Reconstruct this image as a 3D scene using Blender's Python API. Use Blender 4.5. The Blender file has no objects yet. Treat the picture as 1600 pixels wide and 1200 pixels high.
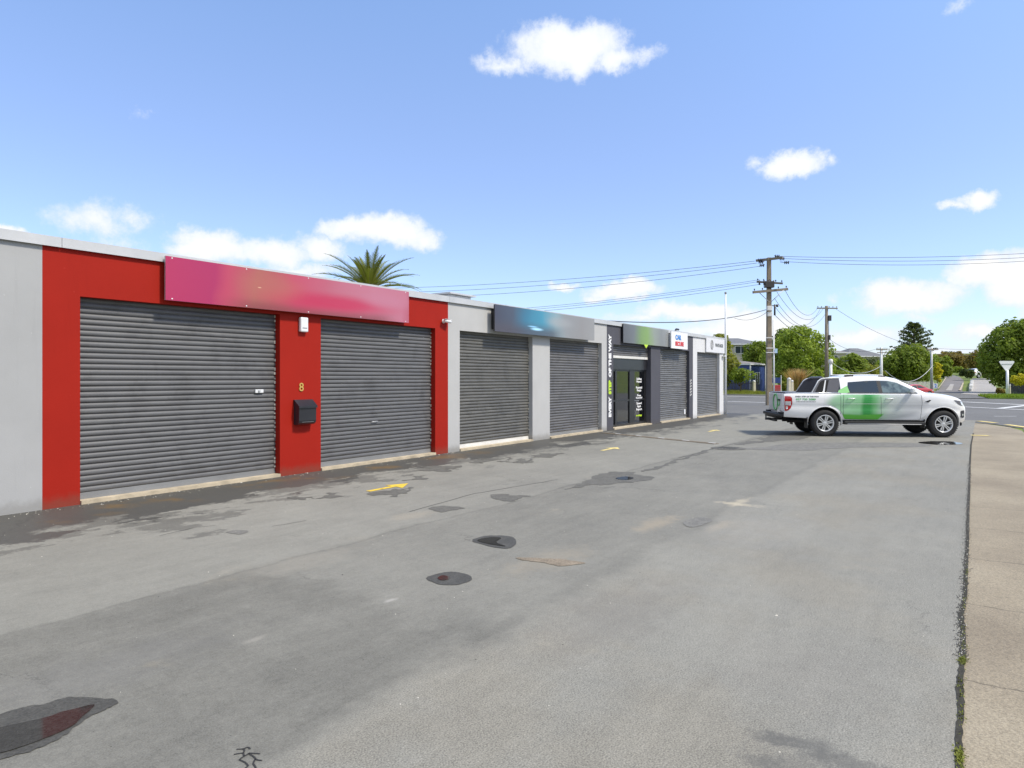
import bpy, bmesh, math, random
import numpy as np
from mathutils import Vector, Matrix, noise as mnoise
from mathutils.geometry import tessellate_polygon
R = math.radians
rng = random.Random(7)
sc = bpy.context.scene
COL = sc.collection

# ------------------------------------------------------------------ frames
EYE = 1.75; F = 1066.67; HOR = 590.0
D2 = Vector((0.569, 0.8226)); D2.normalize()        # along the row of shops
N2 = Vector((D2.y, -D2.x))                          # out of the shop fronts
ANG = math.atan2(D2.y, D2.x)
O2 = Vector((-12.46, 0.0))

def hill(s):
    t = max(0.0, s - 104.0)
    return 0.036 * t * t / (t + 14.0)
def SQ(s, q, z=0.0):
    p = O2 + D2 * s + N2 * q
    return Vector((p.x, p.y, z))
def to_sq(x, y):
    v = Vector((x, y)) - O2
    return v.dot(D2), v.dot(N2)
def gz(x, y):
    return hill(to_sq(x, y)[0])
def G(px, py):
    """where a sight line meets the ground"""
    dx = (px - 800) / F; dz = (HOR - py) / F
    y = 1.5
    while y < 700:
        if EYE + dz * y <= gz(dx * y, y): break
        y *= 1.004
    return Vector((dx * y, y, gz(dx * y, y)))
def Gsq(px, py):
    p = G(px, py); return to_sq(p.x, p.y)
def P(px, py, y):
    return Vector(((px - 800) / F * y, y, EYE + (HOR - py) / F * y))

# ------------------------------------------------------------------ mesh builder
class MB:
    def __init__(s): s.v = []; s.f = []; s.mi = []; s.sm = []
    def add(s, vs, fs, mi=0, smooth=False):
        o = len(s.v); s.v += [tuple(v) for v in vs]
        for f in fs:
            s.f.append(tuple(i + o for i in f)); s.mi.append(mi); s.sm.append(smooth)
        return s
    def quad(s, a, b, c, d, mi=0): return s.add([a, b, c, d], [(0, 1, 2, 3)], mi)
    def box(s, lo, hi, mi=0, bev=0.0):
        x0, y0, z0 = lo; x1, y1, z1 = hi
        if bev <= 0:
            vs = [(x0,y0,z0),(x1,y0,z0),(x1,y1,z0),(x0,y1,z0),(x0,y0,z1),(x1,y0,z1),(x1,y1,z1),(x0,y1,z1)]
            return s.add(vs, [(0,3,2,1),(4,5,6,7),(0,1,5,4),(1,2,6,5),(2,3,7,6),(3,0,4,7)], mi)
        bm = bmesh.new(); bmesh.ops.create_cube(bm, size=1)
        for v in bm.verts:
            v.co = Vector(((x0+x1)/2 + v.co.x*(x1-x0), (y0+y1)/2 + v.co.y*(y1-y0), (z0+z1)/2 + v.co.z*(z1-z0)))
        bmesh.ops.bevel(bm, geom=bm.edges[:], offset=bev, segments=2, profile=0.5, affect='EDGES')
        return s.bm(bm, mi)
    def bm(s, bm, mi=0, smooth=False):
        bm.verts.index_update()
        s.add([v.co[:] for v in bm.verts], [[v.index for v in f.verts] for f in bm.faces], mi, smooth)
        bm.free(); return s
    def tube(s, pts, rad, n=8, mi=0, smooth=True, cap=True, squash=None):
        pts = [Vector(p) for p in pts]
        if not hasattr(rad, '__len__'): rad = [rad] * len(pts)
        vs = []; fs = []; up = Vector((0, 0, 1))
        for i, p in enumerate(pts):
            t = (pts[min(i+1, len(pts)-1)] - pts[max(i-1, 0)]).normalized()
            a = up.cross(t)
            if a.length < 0.05: a = Vector((1, 0, 0)).cross(t)
            a.normalize(); b = t.cross(a)
            for k in range(n):
                w = 2*math.pi*k/n + (math.pi/4 if n == 4 else 0)
                vs.append(p + a*(math.cos(w)*rad[i]) + b*(math.sin(w)*rad[i]))
        for i in range(len(pts)-1):
            for k in range(n):
                k2 = (k+1) % n
                fs.append((i*n+k, i*n+k2, (i+1)*n+k2, (i+1)*n+k))
        s.add(vs, fs, mi, smooth)
        if cap:
            o = len(s.v) - len(vs); e = o + (len(pts)-1)*n
            s.f.append(tuple(o+k for k in reversed(range(n)))); s.mi.append(mi); s.sm.append(False)
            s.f.append(tuple(e+k for k in range(n))); s.mi.append(mi); s.sm.append(False)
        return s
    def lathe(s, prof, n=24, axis='z', c=(0,0,0), mi=0, smooth=True):
        """prof: (radius, height) pairs"""
        vs = []; fs = []
        for r, h in prof:
            for k in range(n):
                w = 2*math.pi*k/n; a = math.cos(w)*r; b = math.sin(w)*r
                p = (a, b, h) if axis == 'z' else ((a, h, b) if axis == 'y' else (h, a, b))
                vs.append((p[0]+c[0], p[1]+c[1], p[2]+c[2]))
        for i in range(len(prof)-1):
            for k in range(n):
                k2 = (k+1) % n
                f = (i*n+k, i*n+k2, (i+1)*n+k2, (i+1)*n+k)
                fs.append(f if axis != 'y' else f[::-1])
        return s.add(vs, fs, mi, smooth)
    def prism(s, poly, t0, t1, plane='xz', mi=0):
        """poly in a plane, extruded along the third axis from t0 to t1"""
        n = len(poly)
        def m(p, t):
            if plane == 'xz': return (p[0], t, p[1])
            if plane == 'xy': return (p[0], p[1], t)
            return (t, p[0], p[1])
        vs = [m(p, t0) for p in poly] + [m(p, t1) for p in poly]
        fs = [(i, (i+1) % n, n+(i+1) % n, n+i) for i in range(n)]
        for tri in tessellate_polygon([[Vector((p[0], p[1], 0)) for p in poly]]):
            fs.append(tuple(tri)); fs.append(tuple(n+i for i in reversed(tri)))
        return s.add(vs, fs, mi)
    def sheet(s, poly, z=0.0, mi=0, zf=None):
        vs = [(p[0], p[1], z + (zf(p[0], p[1]) if zf else 0)) for p in poly]
        tris = tessellate_polygon([[Vector((p[0], p[1], 0)) for p in poly]])
        fs = []
        for t in tris:
            a, b, c = (Vector(vs[i][:2]) for i in t)
            cr = (b.x-a.x)*(c.y-a.y)-(b.y-a.y)*(c.x-a.x)
            fs.append(tuple(t) if cr > 0 else tuple(reversed(t)))
        return s.add(vs, fs, mi)
    def build(s, name, mats, parent=None, loc=None, rotz=0.0, fix=False):
        me = bpy.data.meshes.new(name); me.from_pydata(s.v, [], s.f)
        if not isinstance(mats, (list, tuple)): mats = [mats]
        for m in mats: me.materials.append(m)
        me.polygons.foreach_set('material_index', s.mi)
        me.polygons.foreach_set('use_smooth', s.sm)
        if fix:
            bm = bmesh.new(); bm.from_mesh(me); bmesh.ops.recalc_face_normals(bm, faces=bm.faces[:]); bm.to_mesh(me); bm.free()
        me.update()
        o = bpy.data.objects.new(name, me); COL.objects.link(o)
        if parent is not None: o.parent = parent
        if loc is not None: o.location = loc
        o.rotation_euler.z = rotz
        return o

def tag(o, label=None, cat=None, group=None, kind=None):
    if label: o['label'] = label
    if cat: o['category'] = cat
    if group: o['group'] = group
    if kind: o['kind'] = kind
    return o
def empty(name, loc, rotz, label, cat, group=None):
    o = bpy.data.objects.new(name, None); COL.objects.link(o)
    o.location = loc; o.rotation_euler.z = rotz; o.empty_display_size = 0.2
    return tag(o, label, cat, group)
def kids(o): return [c for c in bpy.data.objects if c.parent == o]
def copy_tree(o, parent=None):
    c = o.copy(); COL.objects.link(c)
    if parent is not None: c.parent = parent
    for ch in kids(o): copy_tree(ch, c)
    return c
def text_obj(name, txt, size, mat, parent, M, bold=0.0, ext=0.004, align='CENTER', width=None, spacing=1.0):
    cu = bpy.data.curves.new(name, 'FONT'); cu.body = txt; cu.size = size
    cu.extrude = ext; cu.offset = bold; cu.align_x = align; cu.align_y = 'CENTER'; cu.space_character = spacing
    cu.resolution_u = 3
    t = bpy.data.objects.new('tmp', cu); COL.objects.link(t)
    bpy.context.view_layer.update()
    me = bpy.data.meshes.new_from_object(t.evaluated_get(bpy.context.evaluated_depsgraph_get()))
    bpy.data.objects.remove(t)
    if width:
        xs = [v.co.x for v in me.vertices]; k = width / max(1e-6, max(xs)-min(xs))
        me.transform(Matrix.Diagonal((k, 1, 1, 1)))
    me.transform(M); me.materials.clear(); me.materials.append(mat)
    o = bpy.data.objects.new(name, me); COL.objects.link(o); o.parent = parent
    return o

# ------------------------------------------------------------------ materials
class NT:
    def __init__(s, tree): s.t = tree; s.n = tree.nodes; s.l = tree.links
    def node(s, typ, **kw):
        n = s.n.new(typ)
        for k, v in kw.items(): setattr(n, k, v)
        return n
    def put(s, sock, v):
        if hasattr(v, 'is_output') or isinstance(v, bpy.types.NodeSocket): s.l.new(v, sock)
        else:
            if isinstance(v, (tuple, list)) and len(v) == 3 and sock.type == 'RGBA': v = (*v, 1)
            sock.default_value = v
    def math(s, op, a, b=None, c=None, clamp=False):
        n = s.node('ShaderNodeMath', operation=op, use_clamp=clamp); s.put(n.inputs[0], a)
        if b is not None: s.put(n.inputs[1], b)
        if c is not None: s.put(n.inputs[2], c)
        return n.outputs[0]
    def vmath(s, op, a, b=None, c=None):
        n = s.node('ShaderNodeVectorMath', operation=op); s.put(n.inputs[0], a)
        if b is not None: s.put(n.inputs[1], b)
        if c is not None: s.put(n.inputs[2], c)
        return n.outputs['Value'] if op in ('LENGTH', 'DOT_PRODUCT', 'DISTANCE') else n.outputs[0]
    def noise(s, vec, scale, detail=4, rough=0.55, dist=0.0, col=False):
        n = s.node('ShaderNodeTexNoise'); s.put(n.inputs['Vector'], vec)
        n.inputs['Scale'].default_value = scale; n.inputs['Detail'].default_value = detail
        n.inputs['Roughness'].default_value = rough; n.inputs['Distortion'].default_value = dist
        return n.outputs['Color' if col else 'Fac']
    def sstep(s, v, lo, hi, a=0.0, b=1.0):
        n = s.node('ShaderNodeMapRange', interpolation_type='SMOOTHSTEP'); s.put(n.inputs[0], v)
        s.put(n.inputs[1], lo); s.put(n.inputs[2], hi); s.put(n.inputs[3], a); s.put(n.inputs[4], b)
        return n.outputs[0]
    def lin(s, v, lo, hi, a=0.0, b=1.0):
        n = s.node('ShaderNodeMapRange'); s.put(n.inputs[0], v)
        s.put(n.inputs[1], lo); s.put(n.inputs[2], hi); s.put(n.inputs[3], a); s.put(n.inputs[4], b)
        return n.outputs[0]
    def mix(s, f, a, b, mode='MIX'):
        n = s.node('ShaderNodeMix', data_type='RGBA', blend_type=mode)
        s.put(n.inputs[0], f); s.put(n.inputs[6], a); s.put(n.inputs[7], b)
        return n.outputs[2]
    def ramp(s, f, stops):
        n = s.node('ShaderNodeValToRGB'); s.put(n.inputs[0], f); cr = n.color_ramp
        while len(cr.elements) < len(stops): cr.elements.new(0.5)
        for e, (p, c) in zip(cr.elements, stops): e.position = p; e.color = (*c, 1)
        return n.outputs[0]
    def node_rgb(s, g, b):
        n = s.node('ShaderNodeCombineXYZ'); s.put(n.inputs[0], g); s.put(n.inputs[1], s.math('POWER', g, .92)); s.put(n.inputs[2], s.math('POWER', g, .5)); return n.outputs[0]
    def sep(s, v):
        n = s.node('ShaderNodeSeparateXYZ'); s.put(n.inputs[0], v); return n.outputs
    def bump(s, h, strength=0.3, dist=0.01):
        n = s.node('ShaderNodeBump'); s.put(n.inputs['Height'], h)
        n.inputs['Strength'].default_value = strength; n.inputs['Distance'].default_value = dist
        return n.outputs[0]

def new_mat(name):
    m = bpy.data.materials.new(name); m.use_nodes = True
    nt = NT(m.node_tree); b = m.node_tree.nodes['Principled BSDF']
    return m, nt, b
def coords(nt, kind='Object'):
    return nt.node('ShaderNodeTexCoord').outputs[kind]

def simple(name, col, rough=0.6, var=0.12, scale=3.0, metal=0.0, bump=0.0, bscale=40, dirt=0.0, spec=0.5, coat=0.0):
    m, nt, b = new_mat(name); c = coords(nt)
    f = nt.noise(c, scale, 5, 0.6)
    lo = tuple(x*(1-var) for x in col); hi = tuple(min(1, x*(1+var)) for x in col)
    out = nt.mix(nt.lin(f, 0.3, 0.7), lo, hi)
    if dirt:
        d = nt.noise(c, scale*0.6, 8, 0.7, 0.6)
        out = nt.mix(nt.sstep(d, 0.52, 0.75, 0, dirt), out, (0.09, 0.08, 0.065))
    nt.put(b.inputs['Base Color'], out)
    nt.put(b.inputs['Roughness'], nt.lin(f, 0.25, 0.75, rough*0.9, min(1, rough*1.1)))
    b.inputs['Metallic'].default_value = metal; b.inputs['Specular IOR Level'].default_value = spec
    if coat: b.inputs['Coat Weight'].default_value = coat; b.inputs['Coat Roughness'].default_value = 0.04
    if bump: nt.put(b.inputs['Normal'], nt.bump(nt.noise(c, bscale, 3), bump))
    return m

def leaf_mat(name, col, var=0.5, trans=0.42):
    m, nt, b = new_mat(name); c = coords(nt)
    geo = nt.node('ShaderNodeNewGeometry')
    f = nt.noise(c, 0.9, 3, 0.6)
    f2 = nt.math('ADD', nt.math('MULTIPLY', nt.lin(f, 0.3, 0.7), 0.6), nt.math('MULTIPLY', geo.outputs['Random Per Island'], 0.4))
    lo = tuple(x*(1-var) for x in col); hi = (col[0]*(1+var*1.1), col[1]*(1+var*0.9), col[2]*(1+var*0.4))
    out = nt.mix(f2, lo, hi)
    nt.put(b.inputs['Base Color'], out); b.inputs['Roughness'].default_value = 0.6
    b.inputs['Specular IOR Level'].default_value = 0.25
    tr = nt.node('ShaderNodeBsdfTranslucent'); nt.put(tr.inputs[0], nt.mix(0.5, out, (col[0]*2.0, col[1]*1.9, col[2]*0.9)))
    mx = nt.node('ShaderNodeMixShader'); mx.inputs[0].default_value = trans
    o = m.node_tree.nodes['Material Output']
    nt.l.new(b.outputs[0], mx.inputs[1]); nt.l.new(tr.outputs[0], mx.inputs[2]); nt.l.new(mx.outputs[0], o.inputs[0])
    return m

def render_mat(name, col, streak=0.25, base_dirt=0.35):
    """painted cement render: faint mottling, drip streaks, splash dirt low down"""
    m, nt, b = new_mat(name); c = coords(nt); x, y, z = nt.sep(c)
    f = nt.noise(c, 1.1, 6, 0.6)
    out = nt.mix(nt.lin(f, 0.3, 0.7), tuple(v*0.95 for v in col), tuple(min(1, v*1.05) for v in col))
    cv = nt.node('ShaderNodeCombineXYZ'); nt.put(cv.inputs[0], nt.math('MULTIPLY', x, 5.0)); nt.put(cv.inputs[1], y); nt.put(cv.inputs[2], nt.math('MULTIPLY', z, 0.35))
    st = nt.noise(cv.outputs[0], 1.6, 4, 0.65)
    out = nt.mix(nt.math('MULTIPLY', nt.sstep(st, 0.55, 0.8), streak), out, tuple(v*0.72 for v in col))
    sp = nt.noise(c, 7, 5, 0.7)
    low = nt.sstep(nt.math('ADD', z, nt.math('MULTIPLY', sp, -0.22)), -0.08, 0.10, base_dirt, 0)
    out = nt.mix(low, out, (0.10, 0.085, 0.06))
    chips = nt.sstep(nt.noise(c, 23, 2, 0.5), 0.735, 0.75)
    out = nt.mix(nt.math('MULTIPLY', chips, 0.5), out, tuple(min(1, v*1.5+0.03) for v in col))
    nt.put(b.inputs['Base Color'], out); b.inputs['Roughness'].default_value = 0.62
    b.inputs['Specular IOR Level'].default_value = 0.12
    hb = nt.math('ADD', nt.noise(c, 55, 3, 0.6), nt.math('MULTIPLY', nt.noise(c, 2.2, 2), 1.4))
    nt.put(b.inputs['Normal'], nt.bump(hb, 0.22, 0.006))
    return m

def door_mat(name, col):
    m, nt, b = new_mat(name); c = coords(nt); x, y, z = nt.sep(c)
    cv = nt.node('ShaderNodeCombineXYZ'); nt.put(cv.inputs[0], nt.math('MULTIPLY', x, 0.6)); nt.put(cv.inputs[1], 0.0); nt.put(cv.inputs[2], nt.math('MULTIPLY', z, 9.0))
    f = nt.noise(cv.outputs[0], 1.2, 5, 0.65)
    out = nt.mix(nt.lin(f, 0.3, 0.7), tuple(v*0.8 for v in col), tuple(v*1.2 for v in col))
    d = nt.noise(c, 2.5, 7, 0.7, 0.4)
    out = nt.mix(nt.sstep(d, 0.46, 0.72, 0, 0.6), out, tuple(v*0.55 for v in col))
    scr = nt.sstep(nt.noise(cv.outputs[0], 9, 2), 0.68, 0.72)
    out = nt.mix(nt.math('MULTIPLY', scr, 0.35), out, tuple(v*1.9 for v in col))
    nt.put(b.inputs['Base Color'], out); nt.put(b.inputs['Roughness'], nt.lin(f, 0.3, 0.7, 0.42, 0.58))
    b.inputs['Specular IOR Level'].default_value = 0.5
    return m

M = {}
M['red'] = render_mat('red_paint', (0.315, 0.016, 0.0085), 0.28, 0.40)
M['grey_wall'] = render_mat('grey_paint', (0.365, 0.368, 0.368), 0.30, 0.30)
M['pale_wall'] = render_mat('pale_paint', (0.44, 0.44, 0.435), 0.30, 0.45)
M['dark_wall'] = render_mat('charcoal_paint', (0.085, 0.085, 0.10), 0.3, 0.25)
M['white_wall'] = render_mat('white_paint_render', (0.62, 0.62, 0.625), 0.25, 0.35)
M['cap'] = simple('zinc_capping', (0.52, 0.525, 0.53), 0.45, 0.08, 2, metal=0.2)
M['door_a'] = door_mat('door_blue_grey', (0.103, 0.104, 0.107))
M['door_b'] = door_mat('door_olive_grey', (0.105, 0.103, 0.094))
M['door_c'] = door_mat('door_mid_grey', (0.112, 0.110, 0.110))
M['door_d'] = door_mat('door_light_grey', (0.130, 0.130, 0.130))
M['sill'] = simple('concrete_sill', (0.46, 0.39, 0.28), 0.9, 0.25, 4, dirt=0.5, bump=0.2)
M['bar'] = simple('bottom_bar_grey', (0.20, 0.205, 0.21), 0.45, 0.1, 3)
M['white_bar'] = simple('pale_bar', (0.62, 0.61, 0.58), 0.5, 0.1, 3)
M['white'] = simple('white_plastic', (0.72, 0.73, 0.74), 0.4, 0.04, 3)
M['offwhite'] = simple('worn_white', (0.66, 0.65, 0.62), 0.55, 0.1, 3, dirt=0.25)
M['black'] = simple('black_plastic', (0.018, 0.018, 0.021), 0.4, 0.1, 4)
M['satin_black'] = simple('satin_black', (0.022, 0.023, 0.028), 0.32, 0.15, 4)
M['gold'] = simple('brass', (0.70, 0.47, 0.13), 0.35, 0.1, 8, metal=0.5)
M['text_white'] = simple('lettering_white', (0.80, 0.80, 0.80), 0.5, 0.02)
M['text_lime'] = simple('lettering_lime', (0.50, 0.72, 0.03), 0.5, 0.02)
M['text_grey'] = simple('lettering_grey', (0.16, 0.17, 0.18), 0.5, 0.02)
M['text_blue'] = simple('lettering_blue', (0.05, 0.22, 0.58), 0.5, 0.02)
M['text_red'] = simple('lettering_red', (0.60, 0.05, 0.06), 0.5, 0.02)
M['text_green'] = simple('lettering_green', (0.12, 0.45, 0.14), 0.5, 0.02)
M['frame_black'] = simple('frame_black', (0.02, 0.02, 0.022), 0.35, 0.1)
M['inside'] = simple('shop_interior', (0.10, 0.095, 0.09), 0.8, 0.3, 1.5)
M['timber'] = simple('pole_timber', (0.20, 0.17, 0.13), 0.85, 0.25, 2.5, bump=0.3, dirt=0.3)
M['concrete_pole'] = simple('pole_concrete', (0.235, 0.19, 0.135), 0.9, 0.2, 2.5, bump=0.2, dirt=0.35)
M['insul'] = simple('insulator_dark', (0.035, 0.03, 0.03), 0.3, 0.1)
M['wire'] = simple('wire_dark', (0.05, 0.05, 0.055), 0.6, 0.1)
M['galv'] = simple('galvanised', (0.45, 0.46, 0.47), 0.5, 0.12, 3, metal=0.4)
M['yellow'] = simple('yellow_road_paint', (0.72, 0.50, 0.05), 0.75, 0.15, 9, dirt=0.45)
M['yellow_pale'] = simple('faded_yellow_paint', (0.72, 0.58, 0.22), 0.8, 0.15, 9, dirt=0.35)
M['roadwhite'] = simple('white_road_paint', (0.66, 0.66, 0.64), 0.75, 0.12, 5, dirt=0.3)
M['bark'] = simple('bark', (0.12, 0.09, 0.065), 0.95, 0.35, 4, bump=0.5)
M['leaf_mid'] = leaf_mat('leaves_mid_green', (0.175, 0.245, 0.036))
M['leaf_bright'] = leaf_mat('leaves_bright_green', (0.22, 0.305, 0.046))
M['leaf_dark'] = leaf_mat('leaves_dark_green', (0.075, 0.108, 0.032))
M['leaf_olive'] = leaf_mat('leaves_olive', (0.205, 0.232, 0.042))
M['leaf_yellow'] = leaf_mat('leaves_yellow', (0.48, 0.46, 0.03), 0.25)
M['leaf_orange'] = leaf_mat('leaves_russet', (0.20, 0.165, 0.045))
M['palm_leaf'] = leaf_mat('palm_leaflets', (0.14, 0.17, 0.026), 0.45, 0.25)
M['palm_rib'] = simple('palm_rib', (0.28, 0.25, 0.07), 0.6, 0.2)
M['pampas'] = leaf_mat('dry_grass_blades', (0.50, 0.35, 0.17), 0.3, 0.3)
M['moss'] = leaf_mat('moss_leaves', (0.16, 0.19, 0.03), 0.5, 0.1)
M['flakes'] = simple('pale_grit', (0.55, 0.52, 0.45), 0.9, 0.3, 20)
# ------------------------------------------------------------------ ground sheets
def asphalt_mat(name, tone, lot):
    m, nt, b = new_mat(name); c = coords(nt); x, y, z = nt.sep(c)   # x along the row, -y away from the shops
    q = nt.math('MULTIPLY', y, -1.0)
    big = nt.noise(c, 0.22, 4, 0.6); med = nt.noise(c, 1.3, 6, 0.65); fine = nt.noise(c, 110, 3, 0.75); grit = nt.noise(c, 240, 2, 0.6)
    k = nt.math('ADD', nt.lin(big, 0.3, 0.7, 0.90, 1.08), nt.lin(med, 0.3, 0.7, -0.07, 0.07))
    wob = nt.lin(nt.noise(c, 0.7, 4, 0.7), 0.25, 0.75, -0.22, 0.22)
    qq = nt.math('ADD', q, wob)
    col = tone
    out = nt.mix(1.0, col, (1, 1, 1), 'MULTIPLY')
    if lot:
        zone2 = nt.math('MULTIPLY', nt.sstep(qq, 4.62, 4.82), nt.sstep(qq, 7.3, 7.65, 1, 0))
        zone2 = nt.math('MULTIPLY', zone2, nt.lin(nt.noise(c, 0.9, 7, .7), 0.36, 0.62, 0.50, 1.0))
        nearp = nt.sstep(nt.math('ADD', x, nt.math('MULTIPLY', wob, 2.0)), 10.7, 11.1, 1.25, 0.6)
        k = nt.math('MULTIPLY', k, nt.math('SUBTRACT', 1.0, nt.math('MULTIPLY', nt.math('MULTIPLY', zone2, 0.27), nearp)))
        zone3 = nt.sstep(qq, 7.35, 7.75)
        warm = nt.math('MULTIPLY', zone3, nt.sstep(nt.noise(c, 0.55, 5, 0.6), 0.42, 0.62))
        out = nt.mix(nt.math('MULTIPLY', warm, 0.5), out, (tone[0]*1.02, tone[1]*0.96, tone[2]*0.88))
        spk = nt.math('MULTIPLY', nt.lin(zone3, 0, 1, 0.20, 0.56), nt.lin(fine, 0.30, 0.70, -1, 1))
        k = nt.math('ADD', k, spk)
        seam = nt.math('ABSOLUTE', nt.math('SUBTRACT', nt.math('ADD', q, nt.math('MULTIPLY', wob, 0.5)), 7.42))
        k = nt.math('MULTIPLY', k, nt.sstep(seam, 0.02, 0.10, 0.93, 1.0))
        seam2 = nt.math('ABSOLUTE', nt.math('SUBTRACT', nt.math('ADD', q, nt.math('MULTIPLY', wob, 0.5)), 4.75))
        k = nt.math('MULTIPLY', k, nt.sstep(seam2, 0.005, 0.05, 0.86, 1.0))
    else:
        k = nt.math('ADD', k, nt.lin(fine, 0.3, 0.7, -0.16, 0.16))
    mid = nt.noise(c, 30, 4, 0.75); mot = nt.noise(c, 8, 6, 0.75)
    sv = nt.node('ShaderNodeCombineXYZ'); nt.put(sv.inputs[0], nt.math('MULTIPLY', x, .5)); nt.put(sv.inputs[1], nt.math('MULTIPLY', y, 3.2)); nt.put(sv.inputs[2], 1.3)
    strk = nt.noise(sv.outputs[0], 1.6, 7, .7)
    k = nt.math('ADD', k, nt.lin(mid, .3, .7, -.10, .10)); k = nt.math('ADD', k, nt.lin(mot, .3, .7, -.07, .07)); k = nt.math('ADD', k, nt.lin(strk, .3, .7, -.06, .06))
    # fine cracks, patchy
    vo = nt.node('ShaderNodeTexVoronoi', feature='DISTANCE_TO_EDGE'); vo.inputs['Scale'].default_value = 0.42
    nt.put(vo.inputs['Vector'], nt.vmath('ADD', c, nt.vmath('MULTIPLY', nt.noise(c, 2.2, 5, 0.7, col=True), (0.9, 0.9, 0))))
    ck = nt.math('MULTIPLY', nt.sstep(vo.outputs['Distance'], 0.0, 0.006, 1, 0), nt.sstep(nt.noise(c, 0.33, 3), 0.52, 0.62))
    k = nt.math('MULTIPLY', k, nt.math('SUBTRACT', 1.0, nt.math('MULTIPLY', ck, 0.38)))
    # pale aggregate and little dark pits
    k = nt.math('ADD', k, nt.sstep(grit, 0.68, 0.76, 0, 0.75)); k = nt.math('SUBTRACT', k, nt.sstep(nt.noise(c, 34, 3, 0.7), 0.66, 0.73, 0, 0.42))
    cc = nt.node('ShaderNodeCombineColor')
    for i in range(3): nt.put(cc.inputs[i], k)
    out = nt.mix(1.0, out, cc.outputs[0], 'MULTIPLY')
    rough = nt.lin(med, 0.2, 0.8, 0.80, 0.95)
    if lot:
        # cream dust stains
        dust = nt.math('MULTIPLY', nt.sstep(nt.noise(c, 0.8, 6, 0.7), 0.60, 0.78), nt.sstep(q, 3.2, 5.2))
        out = nt.mix(nt.math('MULTIPLY', dust, 0.35), out, (0.36, 0.31, 0.22))
        stn = nt.math('ADD', nt.lin(nt.noise(c, 3.2, 4, .7), .25, .75, -.42, .42), nt.lin(nt.noise(c, 15, 5, .8), .25, .75, -.42, .42))
        for (sx_, sy_, rx_, ry_, amt_, cl_) in STAINS:
            dv = nt.vmath('LENGTH', nt.vmath('MULTIPLY', nt.vmath('SUBTRACT', c, (sx_, -sy_, 0)), (1/rx_, 1/ry_, 0)))
            dv = nt.math('ADD', dv, stn)
            out = nt.mix(nt.sstep(dv, 0.15, 1.0, amt_, 0), out, cl_)
        # damp ground along the foot of the shops, ragged outer edge
        cv = nt.node('ShaderNodeCombineXYZ'); nt.put(cv.inputs[0], nt.math('MULTIPLY', x, 0.55)); nt.put(cv.inputs[1], y); nt.put(cv.inputs[2], 3.7)
        rag = nt.noise(cv.outputs[0], 1.05, 8, 0.68)
        edge = nt.math('SUBTRACT', q, nt.math('MULTIPLY', nt.math('SUBTRACT', rag, 0.40), 5.5))
        edge = nt.math('ADD', edge, nt.sstep(x, 11.5, 15.0, -0.1, 0.25))
        wet = nt.sstep(edge, 0.92, 1.02, 1, 0)
        island = nt.sstep(nt.noise(cv.outputs[0], 2.6, 6, 0.7), 0.50, 0.56)
        wet2 = nt.math('MULTIPLY', nt.sstep(edge, 1.5, 1.62, 1, 0), nt.math('SUBTRACT', 1.0, island))
        wet = nt.math('MAXIMUM', wet, nt.math('MULTIPLY', wet2, 0.55))
        out = nt.mix(nt.math('MULTIPLY', wet, 0.80), out, (0.040, 0.039, 0.036))
        rust = nt.math('MULTIPLY', nt.sstep(nt.noise(c, 1.1, 5, 0.6), 0.50, 0.66), nt.math('MULTIPLY', nt.sstep(q, 0.12, 0.35), nt.sstep(q, 0.7, 1.3, 1, 0)))
        rust = nt.math('MULTIPLY', rust, nt.sstep(x, 17, 21, 0.75, 0.15))
        out = nt.mix(rust, out, (0.17, 0.105, 0.035))
        rough = nt.math('SUBTRACT', rough, nt.math('MULTIPLY', wet, 0.28))
    nt.put(b.inputs['Base Color'], out); nt.put(b.inputs['Roughness'], rough)
    b.inputs['Specular IOR Level'].default_value = 0.35
    hgt = nt.math('ADD', nt.math('MULTIPLY', fine, 0.7), nt.math('MULTIPLY', grit, 0.5))
    nt.put(b.inputs['Normal'], nt.bump(hgt, 0.28, 0.004))
    return m

def concrete_mat():
    m, nt, b = new_mat('footpath_concrete'); c = coords(nt); x, y, z = nt.sep(c)
    big = nt.noise(c, 0.5, 5, 0.6); fine = nt.noise(c, 85, 4, 0.75); grit = nt.noise(c, 200, 2)
    out = nt.ramp(nt.lin(big, 0.28, 0.72), [(0, (0.222, 0.184, 0.130)), (0.55, (0.298, 0.252, 0.178)), (1, (0.35, 0.30, 0.215))])
    k = nt.math('ADD', nt.lin(fine, 0.3, 0.7, 0.55, 1.42), nt.sstep(grit, 0.68, 0.76, 0, 0.25))
    k = nt.math('SUBTRACT', k, nt.sstep(nt.noise(c, 26, 4, 0.7), 0.62, 0.70, 0, 0.30))
    j = nt.math('ABSOLUTE', nt.math('SUBTRACT', nt.math('FRACT', nt.math('DIVIDE', nt.math('ADD', x, nt.math('ADD', nt.lin(nt.noise(c, 1.5, 4), 0.3, 0.7, -0.05, 0.05), 0.30)), 1.62)), 0.5))
    k = nt.math('MULTIPLY', k, nt.sstep(j, 0.0, 0.008, 0.45, 1.0))
    cc = nt.node('ShaderNodeCombineColor')
    for i in range(3): nt.put(cc.inputs[i], k)
    out = nt.mix(1.0, out, cc.outputs[0], 'MULTIPLY')
    stain = nt.sstep(nt.noise(c, 1.7, 7, 0.7), 0.55, 0.72)
    out = nt.mix(nt.math('MULTIPLY', stain, 0.3), out, (0.14, 0.12, 0.095))
    nt.put(b.inputs['Base Color'], out); b.inputs['Roughness'].default_value = 0.92
    nt.put(b.inputs['Normal'], nt.bump(nt.math('ADD', fine, nt.math('MULTIPLY', grit, 0.6)), 0.5, 0.008))
    return m

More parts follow.
